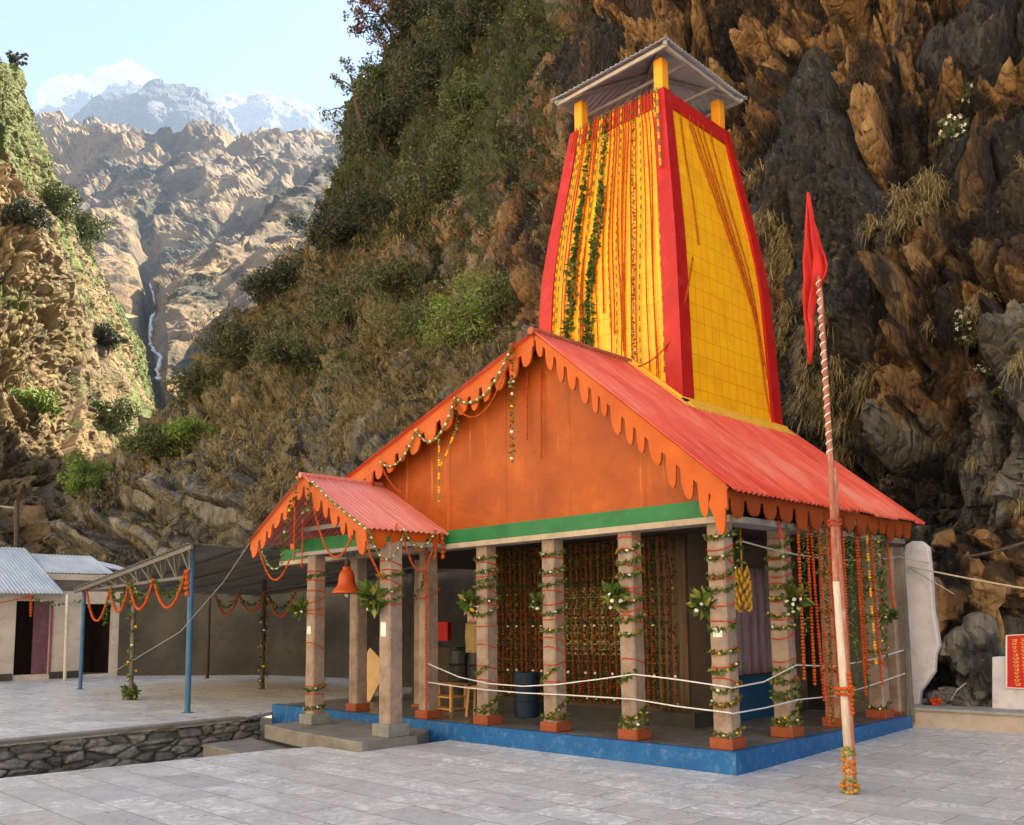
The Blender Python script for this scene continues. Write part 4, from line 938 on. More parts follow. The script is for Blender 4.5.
strand(b, [face_pt('f', .95, 9.85, .1), face_pt('f', .93, 9.2, .1), face_pt('f', .92, 8.4, .1)], 'y', .024); gbuild(b, 'tower_corner_garland', 'dark beaded garland down the front corner of the tower')
b = MB(); pA = Vector(face_pt('s', -.75, 6.9, .08)); pB = Vector(face_pt('f', .4, 5.25, .1)); pts = [pA.lerp(Vector((TX+1.55, TY-1.6, 5.6)), t)*(1-t)+Vector((TX+1.55, TY-1.6, 5.6)).lerp(pB, t)*t-Vector((0, 0, .25*math.sin(math.pi*t))) for t in np.linspace(0, 1, 14)]
strand(b, pts, 'm', .018); gbuild(b, 'loose_garland', 'thin orange garland looped loosely round the front corner of the tower')

def swag(b, p, q, sag, kd, r=.022, n=14, **k):
    p, q = Vector(p), Vector(q); pts = [p.lerp(q, t)-Vector((0, 0, sag*4*t*(1-t))) for t in np.linspace(0, 1, n)]; return strand(b, pts, kd, r, **k)
def gp(px, py, y=-.2): v = ray(px, py); return CP+v*((y-CP[1])/v[1])
# swags on the main gable's left rake
b = MB(); random.seed(41); P_ = [gp(512, 345), gp(455, 398), gp(416, 430), gp(380, 462)]
for p, q, s_ in zip(P_, P_[1:], (.34, .38, .26)): swag(b, p, q, s_, 'w', .028, leafL=.06)
gbuild(b, 'gable_swag', 'pale leafy garland looped along the left slope of the main gable')
b = MB(); swag(b, gp(512, 350), gp(452, 400), .55, 'm', .016); swag(b, gp(380, 462), gp(402, 492), .1, 'm', .016); gbuild(b, 'gable_swag', 'thin orange garland sagging under the pale one on the main gable')
for i, (px, y0, y1, kd, r_, lb) in enumerate([(512, 345, 462, 'x', .028, 'thick flowery garland hanging from near the gable peak'), (456, 398, 432, 'x', .022, 'leafy garland hanging midway along the left gable slope'), (439, 440, 503, 'y', .02, 'beaded yellow garland hanging low on the orange gable wall'), (527, 372, 440, 'r', .017, 'thin red string on the gable wall, left of a pair'), (541, 368, 458, 'r', .017, 'thin red string on the gable wall, right of a pair')]):
    b = MB(); random.seed(50+i); yp = -.22 if i < 3 else .08; p, q = gp(px, y0, yp), gp(px+(2 if i == 1 else 0)-(10 if i == 2 else 0)*0, y1, yp); strand(b, [p, q], kd, r_, None, .06, 3); gbuild(b, 'gable_garland', lb)
b = MB(); strand(b, [gp(455, 432), gp(446, 455), gp(438, 470)], 'y', .02); gbuild(b, 'gable_garland', 'short slanting string joining the middle garlands of the gable')
# porch swags
yp = -1.46
b = MB(); random.seed(61); strand(b, [gp(297, 478, yp), gp(293, 500, yp), gp(285, 530, yp), gp(281, 562, yp)], 'x', .024, leafL=.07); gbuild(b, 'porch_garland', 'long leafy garland falling from the porch peak on its left slope')
b = MB(); strand(b, [gp(310, 482, yp), gp(308, 500, yp), gp(305, 512, yp)], 'x', .024, leafL=.07); gbuild(b, 'porch_garland', 'short leafy garland at the porch peak')
b = MB(); swag(b, gp(262, 552, yp), gp(284, 560, yp), .2, 'w', .018); gbuild(b, 'porch_swag', 'small pale loop at the left tip of the porch')
b = MB(); swag(b, gp(259, 548, yp), gp(290, 558, yp), .42, 'm', .02); gbuild(b, 'porch_swag', 'orange loop hanging at the left tip of the porch')
b = MB(); swag(b, gp(314, 508, yp), gp(352, 535, yp), .5, 'm', .02); gbuild(b, 'porch_swag', 'orange loop sagging across the middle of the porch front')
for i, (px, y0, y1) in enumerate([(295, 508, 560), (303, 520, 568)]):
    b = MB(); strand(b, [gp(px, y0, yp+.03), gp(px-1, y1, yp+.03)], 'r' if i else 'm', .018); gbuild(b, 'porch_garland', ['thin orange string hanging inside the porch gable', 'thin red string hanging inside the porch gable'][i])
b = MB(); e = [gp(313, 482, yp), gp(330, 500, yp), gp(366, 529, yp)]
strand(b, e, 'w', .024, leafL=.06); gbuild(b, 'porch_swag', 'pale leafy garland lying along the right slope edge of the porch roof')
ex = PRX+.02
def ep(px, py): v = ray(px, py); return CP+v*((ex-CP[0])/v[0])
b = MB(); random.seed(66); swag(b, ep(368, 528), ep(404, 532), .42, 'w', .024, leafL=.06); swag(b, ep(404, 530), ep(436, 530), .25, 'w', .024, leafL=.06); gbuild(b, 'porch_swag', 'pale leafy garland in two loops below the porch eave')
b = MB(); swag(b, ep(404, 538), ep(436, 536), .5, 'm', .02); gbuild(b, 'porch_swag', 'orange garland loop below the right half of the porch eave')
b = MB(); strand(b, [ep(366, 532), ep(370, 555), ep(382, 580)], 'm', .02); gbuild(b, 'porch_garland', 'orange strand slanting down from the front end of the porch eave')
b = MB(); strand(b, [ep(397, 524), ep(390, 545)], 'm', .018); gbuild(b, 'porch_garland', 'short orange strand at the middle of the porch eave')
b = MB(); strand(b, [ep(442, 534), ep(443, 560)], 'm', .04); strand(b, [ep(438, 536), ep(434, 562)], 'm', .024); gbuild(b, 'porch_garland', 'thick orange bunch at the corner of the porch eave')

# bouquets on the columns
def bouquet(p, label_, seed, white=5, yellow=0, R_=.16, down=.1):
    random.seed(seed); b = MB(); p = Vector(p)
    for _ in range(46):
        d = Vector((random.gauss(0, 1), random.gauss(0, 1), random.gauss(.1, 1))).normalized(); leaf(b, p+d*R_*.2, R_*random.uniform(.8, 1.5), 2 if random.random() < .8 else 5, d)
    for _ in range(white):
        d = Vector((random.uniform(-.6, 1), random.uniform(-1, .2), random.uniform(-1, .4))).normalized(); bead(b, p+d*R_*random.uniform(.7, 1.0), .026, 3)
    for _ in range(yellow):
        d = Vector((random.uniform(-.6, 1), random.uniform(-1, .2), random.uniform(-1, .4))).normalized(); bead(b, p+d*R_*random.uniform(.5, .9), .032, 4)
    return gbuild(b, 'bouquet', label_, 'bouquet')
def nearc(k, dx, dy, z): x, y = C_(k); return (x+dx, y+dy, z)
bouquet(nearc('f0', -.2, -.12, 1.62), 'leafy bouquet tied to the left side of the corner column', 71, 3)
bouquet(nearc('f1', -.1, -.2, 1.74), 'bouquet with white flowers on the column before the pale panel', 72, 6)
bouquet(nearc('f2', -.17, -.14, 1.72), 'small bouquet with white flowers on the column beside the striped cloth', 73, 4, 0, .11)
bouquet(nearc('f3', -.2, -.12, 1.72), 'yellow and green bouquet on the column next to the bare one', 74, 2, 5)
bouquet(nearc('s1', .18, .0, 1.68), 'bouquet with white flowers on the right side of the second side column', 75, 6)
bouquet(nearc('s3', .2, .0, 1.5), 'small leafy bouquet on the farthest side column', 76, 3, 0, .12)
bouquet((-7.38, -.85, 1.7), 'pale bouquet on the left porch column', 77, 5, 4, .14)
bouquet((-5.1, -1.1, 1.82), 'broad leaved bouquet on the right porch column', 78, 1, 1, .2)
# paper notices
def notice(p, w, h, label_, axis='y'):
    b = MB(); x, y, z = p; b.box((x-w/2, y-.004, z-h/2), (x+w/2, y, z+h/2)); return tag(b.build('paper_notice', PAPER), label_, 'notice')
notice((C_('f0')[0]+.0, C_('f0')[1]-.121, 1.3), .12, .1, 'small white paper notice stuck on the corner column')
notice((-7.2, -.68-.121, 1.36), .1, .12, 'small white paper notice stuck on the left porch column')
notice((-4.97, -.88-.13, 1.37), .12, .2, 'white paper notice stuck on the right porch column')

# ------------------------------------------------------------------ rope rail round the plinth
yr = .085
up_pts = [(-5.32, yr, .84), (-4.6, yr, .66), (-3.98, yr, .59), (-3.3, yr, .58), (-2.67, yr, .63), (-1.98, yr, .72), (-1.42, yr, .8), (-.8, yr, .76), (-.1, yr-.01, .7), (-.08, .1, .69), (-.075, .8, .72), (-.075, 1.6, .88), (-.075, 2.6, .82), (-.08, 3.6, .85), (-.05, 4.85, .96)]
lo_pts = [(-5.3, yr, .56), (-4.6, yr, .52), (-3.98, yr, .5), (-3.3, yr, .49), (-2.67, yr, .5), (-1.98, yr, .5), (-1.42, yr, .5), (-.8, yr, .45), (-.1, yr-.01, .42), (-.08, .1, .41), (-.075, .8, .42), (-.075, 1.6, .46), (-.075, 2.6, .44), (-.08, 3.6, .5), (-.05, 4.85, .62)]
b = MB(); b.tube(up_pts, .0085, 6); tag(b.build('upper_rope', ROPE), 'upper white rope strung round the temple columns', 'rope')
b = MB(); b.tube(lo_pts, .0085, 6); tag(b.build('lower_rope', ROPE), 'lower white rope strung round the temple columns', 'rope')
b = MB(); b.tube([(-.05, 4.86, 0), (-.02, 4.88, 1.0)], .018, 8); tag(b.build('rope_stanchion', STEELGREY), 'thin metal post holding the far ends of the ropes', 'post')

# ------------------------------------------------------------------ flagpole
fx, fy = 1.33, -.17
fp = thing('flagpole', 'tall thin flagpole with a red flag standing on the marble before the temple', 'flagpole', (fx, fy, -.24))
b = MB(); b.tube([(-.01, 0, 1.7), (0, 0, 3.2), (-.01, 0, 5.0), (-.08, 0, 6.13)], [.034, .03, .024, .014], 10); b.build('pole', ROD, fp)
b = MB(); b.tube([(.02, .0, .0), (.015, 0, 1.0), (-.005, 0, 2.05)], [.04, .042, .038], 10); b.build('lower_pole', PALEWOOD, fp, smooth=True)
b = MB(); b.tube([(.055, .02, .05), (.05, .02, 1.2), (.02, .02, 2.7), (.03, .03, 3.2)], [.028, .028, .03, .026], 8); b.build('splint', ROD, fp)
b = MB(); sp_ = []
for i in range(700):
    t = i/699; z = 3.3+t*2.25; a = t*2*math.pi*24; r_ = .027-.004*t; sp_.append((-.005-.03*t*t+math.cos(a)*r_, math.sin(a)*r_, z))
b.tube(sp_, .0075, 5); b.build('cord', WHITE, fp)
b = MB(); random.seed(88)
for z in (2.62, 2.66): strand(b, [(.01+.06*math.cos(a), .06*math.sin(a), z+.01*math.sin(3*a)) for a in np.linspace(0, 6.3, 20)], 'r', .012, .02)
b.build('red_tie', MATS, fp)
b = MB()
for z in (.95, 1.0): strand(b, [(.02+.075*math.cos(a), .075*math.sin(a), z) for a in np.linspace(0, 6.3, 20)], 'm', .025)
strand(b, [(.08, -.02, 1.15), (.09, 0, .75)], 'm', .025)
b.build('marigold_ring', MATS, fp)
b = MB()
for z in (.03, .08, .13, .2, .25, .31, .37, .42): strand(b, [(.02+(.075-.02*(z > .1))*math.cos(a), (.075-.02*(z > .1))*math.sin(a), z+.012*math.sin(2*a+z*40)) for a in np.linspace(0, 6.3, 20)], 'm' if random.random() < .6 else 'y', .024)
b.build('base_garlands', [painted('dried_marigold', (.45, .13, .03), (.6, .22, .04), 40, .9), REDF, LEAF, PETALW, painted('dried_yellow', (.45, .22, .04), (.55, .3, .06), 40, .9), LEAFY], fp)
# flag: cloth hanging in folds
def clothmesh(outline, name, m, parent, th=.006, fold=.05):
    """outline: list of (z, x_left, x_right) rows; folds run along z"""
    nu_ = 20; V = []; F = []
    for r_, (z, xl, xr) in enumerate(outline):
        for i in range(nu_+1):
            t = i/nu_; x = xl+(xr-xl)*t; V.append((x, (fold*math.sin(t*13+z*1.7+1.2*math.sin(z*4))+.4*fold*math.sin(t*31+z*5))*min(1, (xr-xl)*5)+.03*math.sin(z*3)+.012*math.sin(z*17+t*6), z))
    w = nu_+1
    for j in range(len(outline)-1):
        for i in range(nu_): F.append((j*w+i, j*w+i+1, (j+1)*w+i+1, (j+1)*w+i))
    b = MB(); b.add(V, F); o = b.build(name, m, parent, smooth=True); md = o.modifiers.new('s', 'SOLIDIFY'); md.thickness = th; return o
def frow(px0, px1, py):
    p, q = gp(px0, py, fy), gp(px1, py, fy); return (p[2]+.24, p[0]-fx, q[0]-fx)
o = clothmesh([frow(*t) for t in [(808.5,810,193), (807.5,812,205), (807,816,225), (806,820,240), (806,823,252), (805,827,262), (804,829,272), (804,828,280), (803.5,824,288), (803,819,296), (802.5,816,306), (802.5,812,318), (804,813,326), (804,812,338), (806,812,352), (808,810.5,364)]], 'flag', REDCLOTH, fp, .005, .05)

# ------------------------------------------------------------------ bell under the porch
bl = thing('bell', 'orange painted bell hanging under the porch', 'bell', (-6.35, -.68, 2.54))
b = MB(); b.lathe([(.0, -.2), (.05, -.2), (.07, -.22), (.06, -.25), (.09, -.27), (.12, -.33), (.13, -.43), (.15, -.5), (.2, -.56), (.235, -.61), (.225, -.62), (.15, -.58), (.0, -.45)][:12], n=28); b.build('bell_body', BELLM, bl, smooth=True)
b = MB(); b.tube([(0, 0, 0), (0, 0, -.22)], .012, 6); b.lathe([(.02, -.1), (.035, -.13), (.03, -.17), (.015, -.2)], n=10); b.build('hanger', DARKWOOD, bl)
b = MB(); b.tube([(0, 0, -.5), (0, 0, -.63)], .01, 6); b.lathe([(.01, -.61), (.03, -.63), (.03, -.66), (.01, -.68)], n=10); b.build('clapper', WHITE, bl)

# ------------------------------------------------------------------ things inside the porch
def prop(mb, name, m, label_, cat, **k): return tag(mb.build(name, m, **k), label_, cat)
b = MB(); random.seed(5)
for k in range(44):
    a = k*2.4; z = 2.02-.011*k; r_ = .012+.022*min(k, 14)/14; d = Vector((math.cos(a), math.sin(a), -.2)); p = Vector((-.42, 1.0, z))+Vector((math.cos(a), math.sin(a), 0))*r_
    b.tube([p, p+d*.035, p+d*.06+Vector((0, 0, .04)), p+d*.062+Vector((0, 0, .09))], [.012, .024, .023, .008], 7)
b.tube([(-.42, 1.0, 2.6), (-.42, 1.0, 2.0)], .012, 6)
prop(b, 'banana_bunch', BANANA, 'yellow banana bunch hanging between the corner column and the next', 'bananas', smooth=True)
b = MB(); random.seed(6); strand(b, [(-.43, 1.0, 2.5), (-.42, .99, 2.1)], 'g', leafL=.09, nl=3); gbuild(b, 'leaf_sprig', 'leafy sprig hanging above the banana bunch', 'sprig')
def folded(name, x0, x1, y, z0, z1, m, label_, cat, n=60, amp=.03, f=40, axis='x'):
    V = []; F = []
    for j in range(9):
        z = z0+(z1-z0)*j/8
        for i in range(n+1):
            t = i/n; u = x0+(x1-x0)*t; w = y+amp*math.sin(t*f+.4*math.sin(j))*(.5+.5*(1-j/8)); V.append((u, w, z) if axis == 'x' else (w, u, z))
    for j in range(8):
        for i in range(n): F.append((j*(n+1)+i, j*(n+1)+i+1, (j+1)*(n+1)+i+1, (j+1)*(n+1)+i))
    b = MB(); b.add(V, F); o = b.build(name, m, None, smooth=True); md = o.modifiers.new('s', 'SOLIDIFY'); md.thickness = .004; return tag(o, label_, cat)
folded('lilac_curtain', 2.2, 4.2, SX1+.09, .66, 2.2, LILAC, 'lilac patterned curtain hanging above the blue dado', 'curtain', 70, .03, 55, 'y')
folded('brown_drape', SX1-.55, SX1+.0, SY0-.07, .22, 2.6, BROWNCLOTH, 'plain brown drape at the corner of the sanctum wall', 'drape', 40, .03, 30)
folded('striped_cloth', -5.75, -5.4, 1.3, 1.45, 1.95, STRIPE, 'red and white striped cloth hung inside the temple', 'cloth', 20, .02, 12)
folded('khaki_cloth', -5.85, -5.35, 1.35, .95, 1.44, KHAKI, 'khaki cloth hung below the striped one', 'cloth', 20, .025, 12)
b = MB()
for z in (0.03, .36, .7):
    b.box((-.35, -.18, z), (.35, .18, z+.04))
for sx in (-1, 1):
    for sy in (-1, 1): b.box((sx*.33-.025, sy*.16-.025, 0), (sx*.33+.025, sy*.16+.025, .74))
o = prop(b, 'wooden_rack', WOOD, 'low wooden rack standing behind the bare column', 'rack'); o.location = (-6.3, 1.3, .0); o.scale = (1, 1, .6)
st_ = thing('wooden_stool', 'small orange wooden stool inside the temple', 'stool', (-5.1, .95, 0), .4)
b = MB(); b.box((-.16, -.16, .42), (.16, .16, .46)); b.build('seat', WOOD, st_)
for sx in (-1, 1):
    for sy in (-1, 1): b = MB(); b.bar((sx*.15, sy*.15, 0), (sx*.12, sy*.12, .42), .035); b.build('leg', WOOD, st_)
b = MB(); b.lathe([(.22, 0), (.24, .02), (.24, .28), (.25, .3), (.24, .32), (.24, .58), (.25, .6), (.24, .8), (.0, .82)][:-1], n=24); o = prop(b, 'blue_drum', painted('dull_blue_plastic', (.006, .02, .045), (.012, .035, .07), 4, .5), 'blue drum standing on the temple floor beside the stool', 'drum', smooth=False); o.location = (-4.42, 1.3, .0); o.scale = (.75, .75, .85)
for i, (x, lb) in enumerate(((-8.0, 'black drum at the back of the temple, nearer the porch'), (-7.45, 'black drum at the back of the temple, nearer the cabinet'))):
    b = MB(); b.lathe([(.2, 0), (.24, .02), (.26, .3), (.27, .31), (.26, .33), (.26, .62), (.27, .64), (.26, .66), (.24, .9), (.2, .92)], n=24); o = prop(b, 'black_drum', BLACKP, lb, 'drum'); o.location = (x, 3.2, .0)
cb = thing('switch_cabinet', 'dark cabinet with pale boxes on its top in the temple', 'cabinet', (-7.3, 3.9, 0))
b = MB(); b.box((-.9, -.25, 0), (.9, .3, 1.02)); b.build('body', DARKWOOD, cb)
for x in (-.5, 0.02): b = MB(); b.box((x, -.2, 1.02), (x+.42, .1, 1.4), 0, .01); b.build('pale_box', WHITEW, cb)
b = MB(); random.seed(8); [leaf(b, (random.uniform(-.5, .3), -.24, 1.04), .1, 2) for _ in range(40)]; [bead(b, (random.uniform(-.5, .4), -.26, 1.05), .03, 3) for _ in range(5)]; b.build('flowers', MATS, cb)
b = MB(); b.box((-.55, 0, 0), (.55, .03, 1.0)); o = prop(b, 'tan_board', TAN, 'tan board leaning behind the rear porch column', 'board'); o.location = (-9.0, 1.5, .15); o.rotation_euler = (R(-8), R(32), 0); o.scale = (.6, 1, .8)
b = MB(); b.box((-.2, -.02, 0), (.2, .1, .42)); o = prop(b, 'red_box', REDCLOTH, 'red box on a ledge at the back behind the porch', 'box'); o.location = (-10.2, 4.6, 1.05)
b = MB(); b.box((-.5, -.1, 0), (.6, .25, 1.05)); o = prop(b, 'rear_ledge', DARKWOOD, 'dark wooden chest under the red box', 'chest'); o.location = (-10.2, 4.6, -.14)
b = MB(); b.box((-1.1, 0, 0), (1.1, .03, .9))
for x in np.arange(-1.1, 1.11, .44): b.box((x-.02, -.03, 0), (x+.02, .0, 1.8))
for z in (.0, .88, 1.76): b.box((-1.1, -.032, z), (1.1, -.002, z+.04))
o = prop(b, 'grille_screen', DARKWOOD, 'dark timber grille screen at the back of the temple', 'screen'); o.location = (-7.6, 4.6, .3)

# ------------------------------------------------------------------ canopy shed on the terrace
shed = thing('tin_canopy', 'open sided tin canopy with steel truss on the terrace left of the temple', 'canopy', (0, 0, 0))
FL, FR_, BR, BL = Vector((-19.7, -.05, 2.46)), Vector((-10.55, -1.25, 2.98)), Vector((-10.3, 5.2, 2.75)), Vector((-20.4, 5.6, 2.4))
V = []; F = []; nn, mm = 40, 6
n_w = 240
for j in range(mm+1):
    for i in range(n_w+1):
        s_ = i/n_w; t = j/mm; p = FL.lerp(FR_, s_).lerp(BL.lerp(BR, s_), t); V.append(p+Vector((0, 0, .02*math.sin(i*math.pi/3)+.0)))
for j in range(mm):
    for i in range(n_w): F.append((j*(n_w+1)+i, j*(n_w+1)+i+1, (j+1)*(n_w+1)+i+1, (j+1)*(n_w+1)+i))
b = MB(); b.add(V, F); o = b.build('canopy_sheets', ROOFTIND, shed, smooth=True); md = o.modifiers.new('s', 'SOLIDIFY'); md.thickness = .005
b = MB()
for t in (.01, .17, .34, .5, .67, .84, .99): b.bar(FL.lerp(BL, t)-Vector((0, 0, .06)), FR_.lerp(BR, t)-Vector((0, 0, .06)), .05, .06)
part(b, 'purlins', STEELGREY, shed)
b = MB(); f0, f1_ = Vector((-19.3, .08, 2.40)), Vector((-10.8, -1.07, 2.37)); n_ = 10
b.bar(f0, f1_, .06, .06)
tp = lambda s_: FL.lerp(FR_, s_)-Vector((0, -.06, .09))
for i in range(n_+1):
    s_ = i/n_; lo = f0.lerp(f1_, s_); hi = tp(min(1, .03+s_*.955))
    b.bar(lo, hi, .035)
    if i < n_:
        hi2 = tp(.03+(i+.5)/n_*.955); lo2 = f0.lerp(f1_, (i+1)/n_); b.bar(lo, hi2, .03); b.bar(hi2, lo2, .03)
b.bar(tp(0), tp(1), .05); part(b, 'truss', STEELGREY, shed)
def post(x, y, z1, r_, m, lean=0, z0=-.14): b = MB(); b.tube([(x, y, z0), (x+lean, y, z1)], r_, 10); b.lathe([(r_+.05, 0), (r_+.05, .012)], (x, y, z0), 12); return b.build('post', m, shed)
post(-10.8, -1.07, 2.95, .055, STEELBLUE); post(-14.7, -.5, 2.5, .05, STEELGREY); post(-19.3, .1, 2.45, .05, STEELBLUE)
post(-15.2, 2.99, 2.6, .05, DARKWOOD); post(-20.9, 4.4, 2.4, .05, DARKWOOD); post(-11.2, 4.6, 2.7, .05, DARKWOOD)
# canopy garlands
def fr(px, py): # on the truss plane
    n_p = Vector((f1_-f0).cross(Vector((0, 0, 1)))).normalized(); v = Vector(ray(px, py)); t = (f0-Vector(CP)).dot(n_p)/v.dot(n_p); return Vector(CP)+v*t-n_p*0.0+Vector((0, -.06, 0))
for i, (x0, y0, x1, y1, sg, kd, lb) in enumerate([
   (89, 590, 113, 588, .78, 'm', 'orange loop at the far left end of the tin canopy truss'), (113, 588, 132, 583, .6, 'm', 'orange loop second from the left on the tin canopy truss'), (132, 583, 156, 579, .6, 'm', 'orange loop second from the blue post on the tin canopy truss'), (157, 580, 189, 572, .62, 'm', 'orange loop against the blue post of the tin canopy'),
   (113, 588, 133, 582, .35, 'g', 'green loop nearest the wrapped post on its left'), (134, 582, 156, 580, .35, 'g', 'green loop between the wrapped post and the blue post'), (158, 580, 189, 575, .33, 'g', 'green loop against the blue post of the tin canopy')]):
    b = MB(); random.seed(400+i); swag(b, fr(x0, y0), fr(x1, y1), sg, kd, .036 if kd == 'm' else .03, step=None if kd == 'm' else .06, leafL=.1); gbuild(b, 'canopy_swag', lb)
b = MB(); random.seed(410); strand(b, [fr(115, 592), fr(113, 600), fr(105, 625)], 'g', .03, .06, .1); gbuild(b, 'canopy_swag', 'loose green end hanging left of the wrapped post')
b = MB(); strand(b, [(-10.8, -1.15, 2.45), (-10.8, -1.15, 2.2), (-10.78, -1.15, 2.0)], 'm', .06); gbuild(b, 'marigold_knot', 'thick marigold knot at the top of the blue canopy post')
b = MB(); random.seed(411); strand(b, spiral(-14.7, -.5, .07, .1, 2.4, .33, 0, 0), 'x', .035, .07, .1, 3); strand(b, spiral(-14.7, -.5, .1, -.1, .12, .06, 0, 0), 'g', .03, .06, .12, 4); gbuild(b, 'post_garland', 'green garland wound round the middle canopy post')
b = MB(); strand(b, spiral(-15.2, 2.99, .07, -.1, 2.3, .3, 1, 0), 'x', .035, .07, .1, 3); gbuild(b, 'post_garland', 'flowery garland wound round the rear canopy post near the porch')
def bk(px, py): v = ray(px, py); return CP+v*((3.0-CP[1])/v[1])
b = MB(); random.seed(412)
for x0, x1, sg, lb in ((216, 240, .55, 'dark marigold loop at the rear of the canopy, beside the bare dark post'), (240, 266, .45, 'dark marigold loop at the rear of the canopy, ending at the garlanded post'), (269, 296, .55, 'dark marigold loop at the rear of the canopy, next to the porch')):
    b = MB(); swag(b, bk(x0, 597), bk(x1, 590), sg, 'm', .035); swag(b, bk(x0, 597), bk(x1, 590), sg*.6, 'g', .03, step=.07, leafL=.1); gbuild(b, 'rear_swag', lb)
b = MB(); b.tube([fr(108, 672)+Vector((0, .2, 0)), Vector((-10.9, -1.2, 1.35)), Vector((-9.0, -1.35, 2.2)), Vector((-8.05, -1.4, 2.8))], .007, 5); tag(b.build('cable', WIRE), 'thin pale cable slanting from the terrace up to the porch tip', 'cable')

# ------------------------------------------------------------------ outbuilding on the left
hut = thing('outbuilding', 'cream plastered outbuilding with a blue grey corrugated roof', 'building')
def wallx(x, y0, y1, z0, z1, holes, m, th=.25):
    """wall in the plane x with rectangular openings (y0, y1, z1 from the floor)"""
    b = MB(); y = y0
    for a, c, top, bot in holes:
        b.box((x-th, y, z0), (x, a, z1)); b.box((x-th, a, top), (x, c, z1))
        if bot > z0: b.box((x-th, a, z0), (x, c, bot))
        y = c
    b.box((x-th, y, z0), (x, y1, z1)); return b
b = wallx(-25, -12, 3.9, -.14, 2.6, [(.19, 1.19, 2.28, .02), (2.2, 3.12, 2.2, -.05)], CREAM); part(b, 'front_wall', CREAM, hut)
b = MB(); b.box((-25.0, -12, -.13), (-24.93, .15, .08)); b.box((-25.0, 1.22, -.13), (-24.93, 2.15, .08)); part(b, 'wall_base', CONCDK, hut)
b = MB(); b.box((-28.6, -12, -.14), (-28.4, 3.9, 3.6)); b.box((-28.4, 3.7, -.14), (-25.25, 3.9, 2.6)); b.box((-28.4, -12, -.14), (-25.3, -11.8, 2.6)); part(b, 'rear_walls', DARKWOOD, hut)
b = MB(); b.box((-25.18, .74, .02), (-25.1, 1.17, 2.26)); d_ = part(b, 'door', painted('maroon_door', (.12, .05, .07), (.2, .09, .12), 5, .6), hut)
b = MB(); b.box((-25.02, 1.19, .0), (-24.97, 1.25, 2.3)); part(b, 'door_frame', painted('maroon_frame', (.25, .06, .1), (.35, .1, .15), 5, .6), hut)
corrug('roof', (-28.4, -13, 4.18), (0, 14.4, 0), (4.0, 0, -1.7), .11, .014, .9, ROOFTIN, hut, 12, 8)
corrug('side_roof', (-28.4, 1.4, 4.0), (0, 2.2, 0), (2.2, 0, -.75), .11, .014, .9, ROOFTIN, hut, 14, 5, ragged=.15)
corrug('side_roof', (-28.6, 3.3, 3.95), (0, 1.3, -.25), (1.9, .4, -.5), .11, .014, .9, ROOFTIN, hut, 15, 5, ragged=.1)
b = MB(); b.box((-26.2, 1.3, 3.0), (-26.0, 4.6, 3.2)); part(b, 'lintel_beam', CREAM, hut)
b = MB(); b.box((-26.18, 1.45, 2.3), (-26.05, 4.4, 3.0)); part(b, 'upper_wall', CONC, hut)
b = MB(); b.tube([(-23.6, 1.2, -.14), (-24.1, 1.35, 2.45)], .05, 8); part(b, 'roof_prop', CREAM, hut)
b = MB(); random.seed(420); swag(b, (-24.4, -2.5, 2.1), (-24.4, .4, 2.42), .15, 'm', .03); swag(b, (-24.4, .4, 2.42), (-24.4, 2.0, 2.4), .25, 'x', .03, step=.07, leafL=.1); strand(b, [(-24.4, .4, 2.42), (-24.4, .42, 1.8)], 'm', .05); gbuild(b, 'eave_swag', 'marigold garland draped under the outbuilding eave')
# concrete wall behind the canopy
b = MB(); b.prism([(-24.95, 3.3, -.14), (-20.9, 6.3, -.14), (-17.8, 6.9, -.14), (-9.7, 6.4, -.14), (-9.7, 6.7, -.14), (-17.9, 7.2, -.14), (-21.1, 6.6, -.14), (-25.1, 3.6, -.14)], (0, 0, 2.7)); tag(b.build('concrete_wall', CONCDK), 'stained grey concrete retaining wall behind the tin canopy', 'wall')

# ------------------------------------------------------------------ right hand side
p0 = onz(903, 722, -.115); p1 = onz(1024, 731, -.13); d = (p1-p0)/np.linalg.norm(p1-p0); nrm = np.array([-d[1], d[0], 0])
if nrm[1] < 0: nrm = -nrm
e0, e1_ = p0-d*.3, p1+d*6
def along(s_, off, z): q = p0+d*s_+nrm*off; return (q[0], q[1], z)
rw_z = -.115
led = thing('stone_ledge', 'low stone ledge at the foot of the cliff right of the temple', 'ledge')
b = MB(); b.prism([along(-.25, .0, -.3), along(7, 0, -.3), along(7, 1.6, -.3), along(-.25, 1.6, -.3)], (0, 0, .37)); b.build('ledge_face', painted('ledge_tiles', (.4, .34, .29), (.55, .47, .41), 2, .7, (.25, .18, .15), .4), led)
b = MB(); b.prism([along(-.28, -.05, .07), along(7, -.05, .07), along(7, 1.6, .07), along(-.28, 1.6, .07)], (0, 0, .045)); b.build('coping', painted('ledge_coping', (.28, .27, .25), (.4, .39, .37), 4, .7, (.15, .14, .13), .4), led, bevel=.01)
def rt(px, py, off):
    """point seen at a pixel on the vertical plane set back 'off' from the ledge front"""
    v = ray(px, py); q0 = p0+nrm*off; t = ((q0-CP)@nrm)/(v@nrm); return Vector(CP+v*t)
# white slab beside the end wall
b = MB(); O_ = .55
poly = [rt(*q, O_) for q in [(905,545), (912,541), (921,541), (928,547), (931,575), (933,610), (937,632), (939,645), (935,655), (934,672), (926,684), (920,692), (919,708), (906,709), (902,640), (899,580)]]
b.prism(poly, tuple(nrm*.14)); tag(b.build('whitewashed_slab', WHITEW, None, bevel=.02), 'tall whitewashed masonry slab with a ragged right edge beside the temple', 'pillar')
